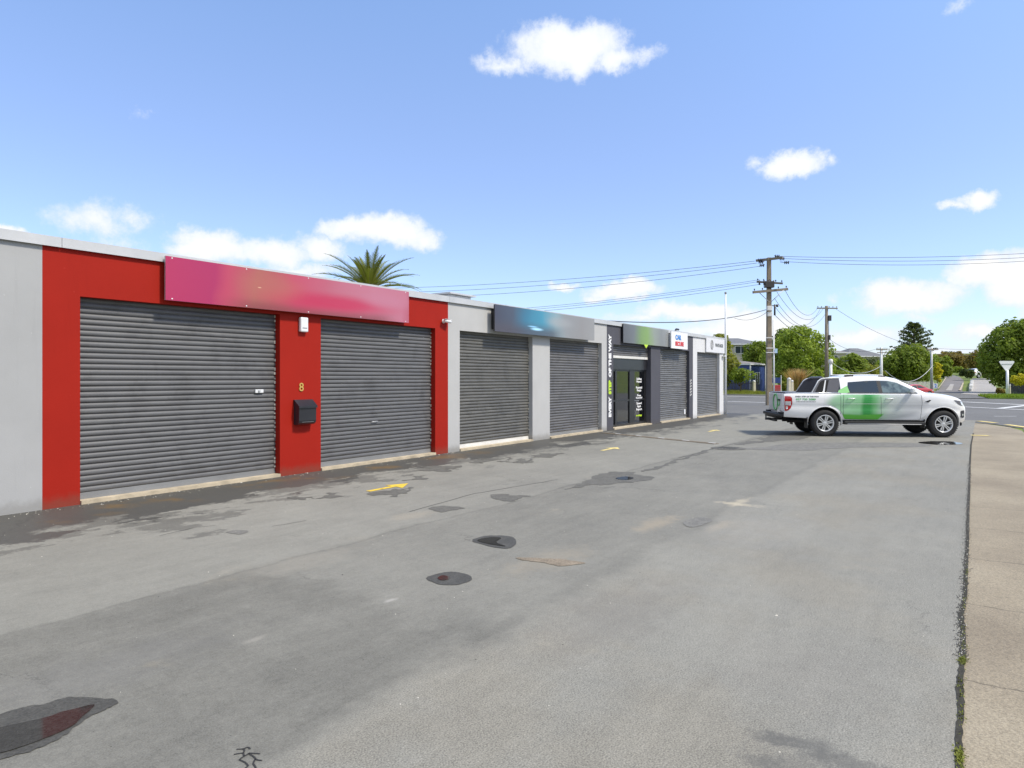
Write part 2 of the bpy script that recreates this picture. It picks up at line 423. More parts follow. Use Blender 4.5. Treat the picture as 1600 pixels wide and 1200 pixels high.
def grass_mat():
    m, nt, b = new_mat('grass_ground'); c = coords(nt)
    f = nt.noise(c, 0.35, 6, 0.65); g = nt.noise(c, 9, 4, 0.7)
    out = nt.ramp(nt.math('ADD', nt.math('MULTIPLY', nt.lin(f, 0.3, 0.7), 0.6), nt.math('MULTIPLY', nt.lin(g, 0.3, 0.7), 0.4)),
                  [(0, (0.06, 0.085, 0.02)), (0.5, (0.13, 0.18, 0.03)), (0.8, (0.22, 0.25, 0.05)), (1, (0.28, 0.26, 0.09))])
    nt.put(b.inputs['Base Color'], out); b.inputs['Roughness'].default_value = 0.95
    nt.put(b.inputs['Normal'], nt.bump(g, 0.6, 0.05)); return m

def terrain(name, mat, s0, s1, q0, q1, ns, nq, z0, kind='structure'):
    mb = MB(); ss = np.linspace(s0, s1, ns); qs = np.linspace(q0, q1, nq)
    vs = [SQ(s, q, z0 + hill(s)) for s in ss for q in qs]
    fs = [(i*nq+j, i*nq+j+1, (i+1)*nq+j+1, (i+1)*nq+j) for i in range(ns-1) for j in range(nq-1)]
    mb.add(vs, fs, 0, True)
    o = mb.build(name, mat); tag(o, kind=kind); return o

FRAME = (O2.x, O2.y, 0)
def lay(name, poly_sq, mat, z, kind='structure'):
    """flat sheet given by (s, q) outline; its own axes run along the row of shops"""
    mb = MB(); mb.sheet([(s, -q) for s, q in poly_sq], z)
    o = mb.build(name, mat, None, FRAME, ANG); tag(o, kind=kind); return o
def lay_px(name, px, mat, z, kind='structure'):
    return lay(name, [Gsq(*p) for p in px], mat, z, kind)

STAINS = []
for px_, py_, rs_, rq_, amt_, cl_ in ((1156, 785, .5, .13, .7, (.44, .39, .29)), (1157, 789, .16, .42, .8, (.44, .39, .29)), (1025, 819, .75, .22, .45, (.36, .30, .21)), (1125, 822, .5, .12, .35, (.36, .31, .23)), (645, 806, .5, .30, .30, (.36, .31, .23)), (470, 880, .9, .35, .25, (.34, .31, .25)), (400, 1000, .12, .05, .3, (.42, .39, .33)), (610, 939, .09, .04, .5, (.44, .42, .38)), (860, 875, .9, .35, .30, (.33, .28, .2)), (960, 960, 1.4, .5, .30, (.17, .155, .135)), (1180, 830, 1.5, .7, .15, (.34, .33, .31)), (1250, 1050, .9, .7, .18, (.18, .165, .145)), (150, 1050, 1.2, .5, .25, (.16, .157, .15)), (1215, 1155, .10, .16, .75, (.105, .103, .094)), (1265, 1168, .12, .20, .6, (.115, .113, .103)), (1330, 1195, .12, .26, .6, (.11, .108, .098)), (1200, 1190, .14, .12, .6, (.11, .108, .098)), (1250, 1200, .2, .3, .45, (.13, .127, .115))):
    s_, q_ = Gsq(px_, py_); STAINS.append((s_, q_, rs_, rq_, amt_, cl_))
M['grass'] = grass_mat()
terrain('ground', M['grass'], -160, 900, -500, 420, 107, 60, -0.03)
M['lot'] = asphalt_mat('lot_asphalt', (0.232, 0.225, 0.193), True)
M['street'] = asphalt_mat('street_asphalt', (0.150, 0.147, 0.138), False)
M['path'] = concrete_mat()
M['drive'] = simple('driveway_concrete', (0.34, 0.32, 0.29), 0.92, 0.2, 0.6, dirt=0.4)
M['hillroad'] = simple('hill_road_asphalt', (0.185, 0.17, 0.16), 0.92, 0.2, 0.8, dirt=0.3)

# car park with a ragged edge against the footpath
edge_px = [(1497,1200),(1496,1150),(1500,1110),(1499,1060),(1504,1020),(1503,985),(1501,960),(1507,930),(1509,880),(1511,840),(1512,800),(1514,760),(1515,725),(1517,695)]
edge = [Gsq(*p) for p in edge_px]
q_edge = lambda s: float(np.interp(s, [e[0] for e in edge], [e[1] for e in edge]))
ee = [(s, q_edge(s) + 0.025*mnoise.noise(Vector((s*2.3, 0, 1))) + 0.02*mnoise.noise(Vector((s*7.9, 0, 5)))) for s in np.arange(-20, 33.0, 0.12)]
lay('car_park', [(-20, -14), (-20, ee[0][1])] + ee[1:] + [(40.9, ee[-1][1]), (40.9, -14)], M['lot'], 0.0)
lay('footpath', [(-20, 9.6), (-20, 11.3), (33.2, 11.3), (35.2, 11.28), (37.0, 11.0), (38.6, 10.3), (39.6, 9.3), (40.2, 7.6), (33.4, 9.0)], M['path'], -0.006)
lay('side_road', [(-20, 11.35), (-20, 19.5), (40, 19.5), (40, 11.35)], M['street'], -0.018)
lay('street', [(40.85, -70), (40.85, 7.5), (39.7, 9.6), (38.6, 10.6), (36.9, 11.2), (36.9, 60), (78, 60), (78, -70)], M['street'], -0.010)
# grass in the corner past the side road
# street lines
def line(name, pts, w, mat, z=0.003):
    mb = MB()
    for a, b_ in zip(pts[:-1], pts[1:]):
        a, b_ = Vector(a), Vector(b_); t = (b_-a).normalized(); n = Vector((-t.y, t.x))*w/2
        mb.sheet([(v.x, -v.y) for v in (a-n, b_-n, b_+n, a+n)], z)
    o = mb.build(name, mat, None, FRAME, ANG); return tag(o, kind='structure')
line('lane_line', [Gsq(1100, 618.3), Gsq(1200, 620.6), Gsq(1506, 628), Gsq(1640, 634.3)], 0.55, M['roadwhite'])
line('lane_line', [Gsq(1100, 626.2), Gsq(1200, 629.2), Gsq(1506, 635.7), Gsq(1640, 642.4)], 0.40, M['roadwhite'])
line('lane_line', [Gsq(1563, 638.2), Gsq(1640, 629.5)], 0.40, M['roadwhite'], 0.006)
line('lane_line', [Gsq(1553, 650.4), Gsq(1588, 650.6)], 0.14, M['roadwhite'])
for a, b_ in (((1517, 680), (1545, 681)), ((1529, 658), (1556, 661)), ((1573, 663.5), (1606, 668))):
    line('yellow_line', [Gsq(*a), Gsq(*b_)], 0.26, M['yellow_pale'], 0.004)
# far kerb, verges
lay('grass_verge', [(77.6, -70), (77.6, 2.5), (88, 2.5), (88, -70)], M['grass'], 0.06)
lay('kerb', [(76.9, -70), (76.9, 2.5), (77.6, 2.5), (77.6, -70)], M['drive'], 0.05)

def road_px(name, left, right, mat, dz):
    """ribbon between two sight-line outlines, lying on the hill"""
    mb = MB(); n = 24; rows = []
    L = [G(*p) for p in left]; Rr = [G(*p) for p in right]
    def samp(A, t):
        u = t*(len(A)-1); i = min(int(u), len(A)-2); return A[i].lerp(A[i+1], u-i)
    for i in range(n+1):
        a, b_ = samp(L, i/n), samp(Rr, i/n)
        for j in range(5):
            p = a.lerp(b_, j/4); rows.append((p.x, p.y, gz(p.x, p.y)+dz))
    fs = [(i*5+j, i*5+j+1, (i+1)*5+j+1, (i+1)*5+j) for i in range(n) for j in range(4)]
    mb.add(rows, fs, 0, True)
    o = mb.build(name, mat); return tag(o, kind='structure')
road_px('hill_road', [(1452, 614), (1466, 610.5), (1472, 601), (1477, 593.5), (1476, 588.5), (1470, 585.5)], [(1512, 614.5), (1503, 611.5), (1505.5, 600), (1506, 594.5), (1500, 589.5), (1482, 584.6)], M['hillroad'], 0.05)
road_px('road_patch', [(1477, 611.5), (1485, 601)], [(1487, 611.5), (1490.5, 601.5)], M['drive'], 0.09)
road_px('kerb', [(1465, 610.5), (1477, 593)], [(1466.5, 610.5), (1478.5, 593)], M['sill'], 0.30)
road_px('kerb', [(1498, 611.8), (1504, 599.5)], [(1501.5, 611.8), (1506, 599.5)], M['sill'], 0.16)
lay_px('road_apron', [(1380, 623.5), (1440, 612.5), (1502, 611.4), (1519, 610.6), (1562, 614), (1568, 619), (1534, 623)], M['street'], .035)
road_px('driveway', [(1500, 616.5), (1519, 611), (1520.5, 601), (1519, 592)], [(1566, 619.5), (1561, 612), (1553, 601), (1546, 592)], M['drive'], 0.06)

# ------------------------------------------------------------------ puddles, damp patches, stains on the car park
def wetmat(name, col, rough, spec=0.5, edge=None):
    m, nt, b = new_mat(name); c = coords(nt)
    f = nt.noise(c, 6, 5, 0.65); g = nt.noise(c, 70, 3, 0.7)
    k = nt.math('MULTIPLY', nt.lin(f, 0.3, 0.7, 0.8, 1.2), nt.lin(g, 0.3, 0.7, 0.65, 1.35))
    cc = nt.node('ShaderNodeCombineColor')
    for i in range(3): nt.put(cc.inputs[i], nt.math('MULTIPLY', k, col[i]))
    nt.put(b.inputs['Base Color'], cc.outputs[0]); b.inputs['Roughness'].default_value = rough
    b.inputs['Specular IOR Level'].default_value = spec
    if rough > 0.2: nt.put(b.inputs['Normal'], nt.bump(g, 0.35, 0.008))
    return m
M['damp'] = wetmat('damp_asphalt', (0.128, 0.124, 0.108), 0.8, 0.3)
M['damp_light'] = wetmat('half_dry_asphalt', (0.178, 0.173, 0.155), 0.85, 0.3)
M['water'] = wetmat('standing_water', (0.034, 0.033, 0.031), 0.06, 0.16)
M['damp_dark'] = wetmat('wet_asphalt', (0.075, 0.073, 0.064), 0.65, 0.3)
M['sand'] = wetmat('washed_sand', (0.24, 0.20, 0.15), 0.95, 0.2)
M['cream'] = wetmat('cream_splash', (0.42, 0.38, 0.28), 0.95, 0.2)
M['patch'] = wetmat('old_patch', (0.150, 0.147, 0.136), 0.9, 0.3)

def blob(name, px, mat, z=0.004, rough_amp=0.06, freq=5.0, sub=14, kind='structure'):
    """closed outline seen in the photograph, laid on the ground with a ragged edge"""
    pts = [Vector(Gsq(*p)) for p in px]; n = len(pts); out = []
    size = max((a-b_).length for a in pts for b_ in pts)
    for i in range(n):
        p0, p1, p2, p3 = pts[i-1], pts[i], pts[(i+1) % n], pts[(i+2) % n]
        for k in range(sub):
            t = k/sub
            p = 0.5*((2*p1)+(p2-p0)*t+(2*p0-5*p1+4*p2-p3)*t*t+(3*p1-p0-3*p2+p3)*t**3)
            w = Vector((p.x*freq, p.y*freq, 0.3)); w2 = w*3.1
            p = p + Vector((mnoise.noise(w) + 0.5*mnoise.noise(w2), mnoise.noise(w+Vector((9, 4, 2))) + 0.5*mnoise.noise(w2+Vector((3, 7, 1)))))*rough_amp*min(1, size)
            out.append((p.x, p.y))
    return lay(name, out, mat, z, kind)
blob('damp_patch', [(-60,1140),(20,1112),(75,1100),(105,1092),(150,1091),(187,1097),(150,1118),(120,1138),(70,1168),(20,1186),(-60,1196)], M['damp_dark'], 0.004, 0.035, 11)
blob('puddle', [(-60,1152),(0,1139),(60,1128),(100,1114),(146,1104),(128,1122),(108,1140),(60,1160),(5,1178),(-60,1188)], M['water'], 0.008, 0.02, 6)
blob('damp_patch', [(667,905),(685,897),(710,895),(735,901),(735,908),(712,915),(685,914)], M['damp_dark'], 0.004, 0.03, 9)
blob('puddle', [(684,905),(692,901),(703,903),(700,907),(690,908)], M['water'], 0.008, 0.02, 8)
blob('damp_patch', [(738,846),(752,840),(775,838),(800,840),(805,852),(790,858),(762,854)], M['damp_dark'], 0.004, 0.03, 6)
blob('puddle', [(746,846),(760,842),(782,842),(776,849),(790,855),(772,853),(756,850)], M['water'], 0.008, 0.02, 6)
blob('sand_patch', [(806,873),(830,872),(860,873),(905,878),(912,883),(880,885),(845,881)], M['sand'], 0.004, 0.05, 5)
blob('damp_patch', [(672,795),(690,791),(710,792),(727,794),(712,798),(690,801)], M['damp'], 0.004, 0.12, 4)
blob('damp_patch', [(768,776),(785,773),(806,775),(834,775),(812,780),(796,784)], M['damp'], 0.004, 0.14, 4)
blob('damp_patch', [(876,765),(905,756),(925,744),(950,739),(985,738),(1000,742),(1022,748),(1000,752),(960,757),(915,758),(895,764)], M['damp'], 0.004, 0.16, 3)
blob('damp_patch', [(352,833),(368,829),(388,831),(374,836)], M['damp_light'], 0.004, 0.06, 6)
blob('puddle', [(962,748),(978,745),(990,748),(975,751)], M['water'], 0.008, 0.05, 5)
blob('damp_patch', [(1000,738),(1030,728),(1075,712),(1130,698),(1100,708),(1050,724),(1018,736)], M['damp'], 0.004, 0.12, 3)
blob('damp_patch', [(1150,695),(1185,688),(1200,680),(1240,676),(1262,684),(1215,690),(1180,694)], M['damp'], 0.004, 0.25, 1.5)  # damp streak; its dark colour also paints the pickup's shadow left of the tail
blob('damp_patch', [(1165,702),(1240,694),(1330,692),(1430,693),(1440,698),(1330,700),(1240,704)], M['damp_light'], 0.004, 0.2, 1.5)
blob('damp_patch', [(1068,817),(1080,811),(1100,809),(1111,814),(1095,822),(1075,824)], M['damp_light'], 0.004, 0.03, 5)
blob('puddle', [(1436,691.5),(1460,689.5),(1490,690.5),(1502,694),(1470,695.5),(1448,694)], M['water'], 0.004, 0.05, 3)
#blob('cream_stain', [(1115,780),(1145,779),(1160,776),(1172,781),(1200,786),(1170,788),(1156,796),(1146,787)], M['cream'], 0.004, 0.10, 4)
#blob('asphalt_patch', [(1188,1140),(1210,1138),(1260,1158),(1330,1180),(1420,1215),(1300,1260),(1130,1230),(1165,1170)], M['patch'], 0.004, 0.05, 6)
for p in ((610, 770, 54), (520, 775, 40), (470, 779, 34), (690, 733, 40), (770, 720, 44), (820, 722, 36), (650, 748, 30), (860, 712, 26)):
    x, y, w = p
    blob('damp_patch', [(x-w*.55, y+2), (x-w*.2, y-w*.10), (x+w*.15, y-w*.08), (x+w*.55, y-w*.12), (x+w*.35, y+w*.02), (x, y+w*.10), (x-w*.3, y+w*.08)], M['damp'], 0.004, 0.34, 3.6)
# tar cracks
def crack(px, w):
    w *= .6; pts = [Gsq(*p) for p in px]; out = []
    for a, b_ in zip(pts[:-1], pts[1:]):
        for k in range(6):
            t = k/6; s = a[0]+(b_[0]-a[0])*t; q = a[1]+(b_[1]-a[1])*t
            out.append((s + 0.03*mnoise.noise(Vector((s*14, q*14, 0))), q + 0.03*mnoise.noise(Vector((s*14, q*14, 9)))))
    line('crack', out, w, M['black_tar'], 0.003)
M['black_tar'] = simple('tar_crack', (0.035, 0.034, 0.032), 0.8, 0.2)
for ck_ in ([(360, 1184), (372, 1180), (381, 1183), (392, 1179), (409, 1182)], [(372, 1180), (376, 1174), (388, 1172), (396, 1175)], [(381, 1183), (378, 1190), (385, 1197), (376, 1206)], [(392, 1179), (399, 1187), (391, 1196), (398, 1204)], [(399, 1187), (412, 1190)], [(376, 1174), (366, 1171)]): crack(ck_, .013)
crack([(250, 838), (300, 826), (345, 820)], 0.012); crack([(425, 823), (490, 812)], 0.012)
crack([(1060, 716), (1120, 700), (1240, 672)], 0.03); crack([(640, 800), (740, 772), (830, 757), (880, 748)], 0.02)
# yellow arrows pointing along the row
for k, (s, q) in enumerate(((14.46, 2.46), (21.75, 2.72), (28.85, 2.93))):
    mb = MB(); mb.sheet([(0, -.05), (.56, -.05), (.52, -.22), (.92, 0.03), (.56, .20), (.56, .05), (0, .05)], 0.0055)
    o = mb.build('painted_arrow', M['yellow'] if k == 0 else M['yellow_pale'], None, SQ(s, q, 0), ANG); tag(o, kind='structure')
# slot drain across the car park
mb = MB(); mb.box((-.10, 0, -.02), (-.03, 4.4, 0.010)); mb.box((.03, 0, -.02), (.10, 4.4, 0.010)); mb.box((-.03, 0, -.05), (.03, 4.4, 0.004), 1)
for k in range(5): mb.box((-.09, .5+k*.9, 0.010), (-.02, .72+k*.9, 0.014), 2)
a = G(942, 676.5); dd = G(1120, 694)-a
o = mb.build('slot_drain', [M['sand'], M['black_tar'], M['offwhite']], None, (a.x, a.y, 0.002), math.atan2(dd.y, dd.x) - math.pi/2)
tag(o, 'brown slot drain with pale pads running out from the shop row', 'drain')
# sump grate
mb = MB(); w0 = Vector(Gsq(1138, 701))
mb.lathe([(0, .012), (.30, .012), (.34, .006), (.42, .004)], 28)
for k in range(6): mb.box((-.22, -.2+k*.075, .012), (.22, -.165+k*.075, .016), 1)
o = mb.build('drain_cover', [M['damp'], M['black_tar']], None, SQ(w0.x, w0.y, .003), ANG)
tag(o, 'round dark drain cover let into the asphalt where the slot drain ends', 'drain cover')

# grit and paint flakes along the wall foot, small stones on the asphalt
mb = MB(); r2 = random.Random(3)
for i in range(700):
    if i < 420: s = 8 + 14*r2.random()**1.3; q = 0.02 + abs(r2.gauss(0, .16))
    else: s = r2.uniform(6.5, 24); q = r2.uniform(.5, 10)
    p = SQ(s, q, 0.002); k = r2.uniform(.003, .009 if i < 420 else .006)
    if r2.random() < .06: k *= 1.9
    a = r2.random()*6.3; c1, s1 = math.cos(a)*k, math.sin(a)*k
    hgt = k*.7
    mb.add([(p.x+c1*1.5, p.y+s1*1.5, 0), (p.x-s1, p.y+c1, 0), (p.x-c1, p.y-s1, 0), (p.x+s1, p.y-c1, 0), (p.x, p.y, hgt)], [(0,1,4),(1,2,4),(2,3,4),(3,0,4)], 0 if r2.random() < .7 else 1)
tag(mb.build('grit', [M['flakes'], M['black_tar']]), kind='stuff')
# moss, crumbs and dirt in the joint against the footpath
MOSS = [(Gsq(1506, y_)[0], w_, d_) for y_, w_, d_ in ((1034, .035, 330), (1010, .05, 40), (1075, .10, 60), (1120, .12, 60), (1185, .05, 320), (985, .10, 40), (900, .2, 40), (940, .15, 40))]
mb = MB()
for s0_, w_, n_ in MOSS:
    for i in range(n_):
        s = s0_ + r2.gauss(0, w_); q = q_edge(s) + .008 + r2.gauss(0, .010); p = SQ(s, q, 0)
        a = r2.random()*6.3; l = r2.uniform(.004, .011); c1, s1 = math.cos(a), math.sin(a)
        mb.add([(p.x-s1*l*.6, p.y+c1*l*.6, .002), (p.x+s1*l*.6, p.y-c1*l*.6, .002), (p.x+c1*l*.8, p.y+s1*l*.8, l*.9+.002)], [(0, 1, 2)])
tag(mb.build('moss', [M['moss']]), kind='stuff')
mb = MB(); nn_ = 900; rows = []
for i in range(nn_):
    s = -2 + 35*i/nn_; w1 = .016 + .020*max(0, mnoise.noise(Vector((s*2.1, 3, 3)))) + .010*mnoise.noise(Vector((s*17, 8, 1))); w2 = .014 + .008*mnoise.noise(Vector((s*13, 1, 7)))
    q = q_edge(s)+.006; rows += [(s, -(q-max(.006, w1)), .003), (s, -(q+max(.005, w2)), .003)]
mb.add(rows, [(2*i, 2*i+1, 2*i+3, 2*i+2) for i in range(nn_-1)])
tag(mb.build('joint_dirt', wetmat('joint_soil', (0.050, 0.047, 0.038), 0.95, .2), None, FRAME, ANG), kind='structure')
mb = MB()
for i in range(2600):
    s = 12.2 + 12*r2.random()**1.5; q = q_edge(s) + r2.gauss(-.004, .018); p = SQ(s, q, 0.003); k = r2.uniform(.002, .006); a = r2.random()*6.3; c1, s1 = math.cos(a)*k, math.sin(a)*k
    mb.add([(p.x+c1, p.y+s1, .003), (p.x-s1, p.y+c1, .003), (p.x-c1, p.y-s1, .003), (p.x+s1, p.y-c1, .003), (p.x, p.y, .003+k)], [(0,1,4),(1,2,4),(2,3,4),(3,0,4)], 0 if r2.random() < .15 else 1)
tag(mb.build('gravel', [M['flakes'], wetmat('dark_crumb', (.09, .088, .08), .9, .2)]), kind='stuff')
# ------------------------------------------------------------------ the row of shops (local axes: x along the row, -y out to the car park)
H = 3.53; HD = 2.87; REC = 0.13
def frame_empty(name, s, q, z, label, cat, group=None):
    return empty(name, SQ(s, q, z), ANG, label, cat, group)
def facade(name, s0, s1, opens, mat, parent, label=None, s_ref=0.0, top=H):
    mb = MB(); xs = [s0]
    for a, b_ in opens: xs += [a, b_]
    xs.append(s1); deep = 0.30
    for i in range(0, len(xs), 2): mb.quad((xs[i],0,0), (xs[i+1],0,0), (xs[i+1],0,HD), (xs[i],0,HD))
    for i in range(len(xs)-1): mb.quad((xs[i],0,HD), (xs[i+1],0,HD), (xs[i+1],0,top), (xs[i],0,top))
    for a, b_ in opens:
        mb.quad((a,0,0), (a,0,HD), (a,deep,HD), (a,deep,0))
        mb.quad((b_,0,0), (b_,deep,0), (b_,deep,HD), (b_,0,HD))
        mb.quad((a,0,HD), (b_,0,HD), (b_,deep,HD), (a,deep,HD))
    o = mb.build(name, mat, parent)
    if label: o['label'] = label
    return o

def roller_door(a, b_, mat, parent, label, pitch=0.0785, y0=REC, z0=0.05, z1=HD+0.04, wav=0.0012, seed=0, bar='bar'):
    mb = MB(); n = int((z1-z0-0.09)/pitch); zz = z0+0.09
    prof = []
    for k in range(n+1):
        z = zz + k*pitch
        if z > z1: break
        for dz, dy in ((0.0, .013), (.004, .002), (.014, -.006), (.030, -.009), (.048, -.007), (.062, -.001), (.070, .006), (.0745, .013)):
            prof.append((z+dz*pitch/.0785, dy))
    nx = 22; vs = []
    for z, dy in prof:
        row = int((z-zz)/pitch)
        for i in range(nx+1):
            x = a + (b_-a)*i/nx
            w = wav*(mnoise.noise(Vector((x*1.1, row*0.9, seed))) + .5*mnoise.noise(Vector((x*3.1, row*1.7, seed+3))))
            vs.append((x, y0+dy+w*2, z+w*1.5))
    fs = [(i*(nx+1)+j, i*(nx+1)+j+1, (i+1)*(nx+1)+j+1, (i+1)*(nx+1)+j) for i in range(len(prof)-1) for j in range(nx)]
    mb.add(vs, fs, 0, True)
    d = mb.build('roller_door', mat, parent); d['label'] = label
    m2 = MB(); m2.box((a+.01, y0-.012, z0), (b_-.01, y0+.02, z0+.04)); m2.box((a+.01, y0-.004, z0+.04), (b_-.01, y0+.016, z0+.09))
    m2.build('bottom_bar', M[bar], d)
    m3 = MB(); rr = random.Random(seed)
    m3.box((b_-.03, y0+.02, z0), (b_, y0+.05, z1))
    for k in range(n):
        if rr.random() < .62:
            z = zz + k*pitch + rr.uniform(.0, .02); w = rr.uniform(.008, .022)
            m3.box((b_-.012-w, y0-.016, z), (b_-.006, y0-.008, z+rr.uniform(.02, .06)), 1)
    m3.build('guide_rail', [M['black'], M['flakes']], d)
    return d

row = frame_empty('shop_row', 0, 0, 0, 'long low flat-roofed block of roller-door shop units with red, grey, charcoal and white fronts', 'building')
facade('wall', -6, 10.98, [], M['grey_wall'], row, 'plain pale grey end wall')
facade('wall', 10.98, 19.29, [(11.44, 14.685), (15.59, 18.84)], M['red'], row, 'red painted front')
facade('wall', 19.29, 27.40, [(19.72, 22.9), (23.81, 27.04)], M['pale_wall'], row, 'light grey front with two doors')
facade('wall', 27.40, 35.51, [(27.88, 31.03), (31.93, 35.07)], M['dark_wall'], row, 'charcoal front with glazed shop')
facade('wall', 35.51, 39.66, [(36.03, 39.08)], M['white_wall'], row, 'white end front')
mb = MB()                                                   # end wall, rear wall
mb.quad((39.66,0,0), (39.66,9,0), (39.66,9,H), (39.66,0,H)); mb.quad((39.66,9,0), (-6,9,0), (-6,9,H), (39.66,9,H)); mb.quad((-6,9,0), (-6,0,0), (-6,0,H), (-6,9,H))
for x in (10.98, 19.29, 27.40, 35.51): pass
mb.build('rear_wall', M['white_wall'], row)
mb = MB(); mb.quad((-6,.30,0), (39.66,.30,0), (39.66,.30,H-.02), (-6,.30,H-.02)) if False else None
mb.box((-5.9, .12, H-.10), (39.56, 8.9, H-.05)); mb.build('roof', M['galv'], row)
mb = MB()
for a, b_ in ((-6.05, 11.2), (11.2, 19.3), (19.3, 27.4), (27.4, 35.5), (35.5, 39.72)):
    mb.box((a, -.045, H-.004), (b_-.006, .20, H+.105)); mb.box((a, -.047, H-.03), (b_-.006, -.038, H-.004))
mb.box((39.66, .2, H-.004), (39.72, 9.05, H+.105)); mb.box((-6.05, .2, H-.004), (-5.9, 9.05, H+.105)); mb.box((-5.9, 8.9, H-.004), (39.66, 9.05, H+.105))
mb.build('parapet_cap', M['cap'], row)
for a, b_ in ((11.44, 14.685), (15.59, 18.84), (19.72, 22.9), (23.81, 27.04), (27.88, 31.03), (31.93, 35.07), (36.03, 39.08)):
    mb = MB(); mb.box((a+.005, -.03 if a < 20 else -.05, -.02), (b_-.005, .34, .05)); mb.build('door_sill', M['sill'], row)
d1 = roller_door(11.44, 14.685, M['door_a'], row, 'wide blue-grey roller door in red front, with white lock plate', seed=1)
mb = MB(); mb.box((14.26, REC-.035, 1.485), (14.42, REC-.01, 1.545), 0, .004); mb.box((14.31, REC-.05, 1.50), (14.35, REC-.035, 1.53), 1); mb.build('lock', [M['white'], M['galv']], d1)
d2 = roller_door(15.59, 18.84, M['door_a'], row, 'blue-grey roller door right of the mailbox pier', seed=2)
mb = MB(); mb.tube([(16.98, REC-.012, .84), (17.0, REC-.04, .845), (17.14, REC-.04, .845), (17.16, REC-.012, .84)], .009, 6); mb.build('handle', M['galv'], d2)
d3 = roller_door(19.72, 22.9, M['door_b'], row, 'olive-grey wavy roller door in the light grey front', seed=3, wav=.004, bar='white_bar')
d4 = roller_door(23.81, 27.04, M['door_c'], row, 'mid-grey roller door next to the charcoal front', seed=4, wav=.003)
d6 = roller_door(31.93, 35.07, M['door_d'], row, 'grey roller door in the charcoal front', seed=6, wav=.006)
mb = MB(); mb.box((34.74, REC-.03, .22), (34.90, REC-.012, .42)); mb.build('lock', M['white'], d6)
d7 = roller_door(36.03, 39.08, M['door_d'], row, 'grey roller door in the white end front', seed=7, wav=.004)
# glazed shop front under a part-lowered roller door
d5 = roller_door(27.88, 31.03, M['door_c'], row, 'part-lowered roller door above the glazed shop front', z0=2.42, seed=5, bar='white_bar')
mb = MB(); mb.box((27.89, .16, 2.03), (31.02, .24, 2.42)); mb.build('fascia_panel', M['satin_black'], row)
m, nt, b = new_mat('shop_glass'); b.inputs['Base Color'].default_value = (0.5, 0.55, 0.55, 1); b.inputs['Roughness'].default_value = 0.02
tr = nt.node('ShaderNodeBsdfTransparent'); tr.inputs[0].default_value = (0.55, 0.60, 0.58, 1); gl = nt.node('ShaderNodeBsdfGlossy'); gl.inputs['Roughness'].default_value = 0.02; gl.inputs[0].default_value = (1, 1, 1, 1)
fr = nt.node('ShaderNodeFresnel'); fr.inputs[0].default_value = 1.5; mx = nt.node('ShaderNodeMixShader'); nt.put(mx.inputs[0], nt.math('MULTIPLY', fr.outputs[0], 2.2, clamp=True))
nt.l.new(tr.outputs[0], mx.inputs[1]); nt.l.new(gl.outputs[0], mx.inputs[2]); nt.l.new(mx.outputs[0], m.node_tree.nodes['Material Output'].inputs[0]); M['glass'] = m
sf = MB()
for x0, x1 in ((27.89, 27.97), (28.44, 28.56), (29.60, 30.02), (30.92, 31.02)): sf.box((x0, .20, .05), (x1, .27, 2.03))
for x0, x1 in ((27.97, 28.44), (28.56, 29.60), (30.02, 30.92)):
    for z0, z1 in ((.05, .13), (.92, .98), (1.97, 2.03)): sf.box((x0, .205, z0), (x1, .265, z1))
sw = sf.build('shop_window', M['frame_black'], row)
gm = MB()
for x0, x1 in ((27.97, 28.44), (28.56, 29.60), (30.02, 30.92)):
    for z0, z1 in ((.13, .92), (.98, 1.97)): gm.quad((x0, .235, z0), (x1, .235, z0), (x1, .235, z1), (x0, .235, z1))
gm.build('pane', M['glass'], sw)
mb = MB(); mb.box((30.03, .245, .14), (30.91, .262, 1.96)); mb.build('text_panel', M['satin_black'], sw)
LT = lambda x, y, z, extra=Matrix.Identity(4): Matrix.Translation((x, y, z)) @ extra @ Matrix.Rotation(R(90), 4, 'X')
for txt, z, mt, w in (('Selling', 1.70, 'text_white', .52), ('Homes', 1.60, 'text_white', .52), ('Rental', 1.38, 'text_white', .62), ('Range', 1.28, 'text_white', .44), ('Free', 1.09, 'text_white', .38), ('Appraisal', 1.0, 'text_white', .64),
                      ('Speed', .80, 'text_white', .52), ('Agent', .69, 'text_white', .38), ('Report', .58, 'text_white', .58), ('e-step', .36, 'text_lime', .58)):
    o = text_obj('lettering', txt, .105, M[mt], sw, LT(30.47, .228, z), bold=.003, width=w*.85)
# the room behind the glass
mb = MB(); mb.quad((27.6,4,0), (31.4,4,0), (31.4,4,2.6), (27.6,4,2.6)); mb.quad((27.6,.3,0.03), (31.4,.3,0.03), (31.4,4,0.03), (27.6,4,0.03)); mb.quad((27.6,.3,0), (27.6,4,0), (27.6,4,2.6), (27.6,.3,2.6)); mb.quad((31.4,4,0), (31.4,.3,0), (31.4,.3,2.6), (31.4,4,2.6)); mb.quad((27.6,.3,2.6), (27.6,4,2.6), (31.4,4,2.6), (31.4,.3,2.6))
mb.build('shop_room', M['inside'], row)
st = frame_empty('bar_stool', 29.0, -.95, .03, 'tall dark stool standing behind the shop glass', 'stool')
mb = MB(); mb.lathe([(0, .76), (.17, .76), (.18, .74), (.17, .71), (0, .71)], 20); mb.build('seat', M['satin_black'], st)
for a in range(4):
    c_, s_ = math.cos(a*math.pi/2+.78), math.sin(a*math.pi/2+.78)
    MB().tube([(c_*.11, s_*.11, .71), (c_*.23, s_*.23, 0)], .014, 6).build('leg', M['satin_black'], st)
mb = MB(); mb.lathe([(.172, .30), (.185, .30), (.185, .318), (.172, .318), (.172, .30)], 20); mb.build('footrest', M['satin_black'], st)

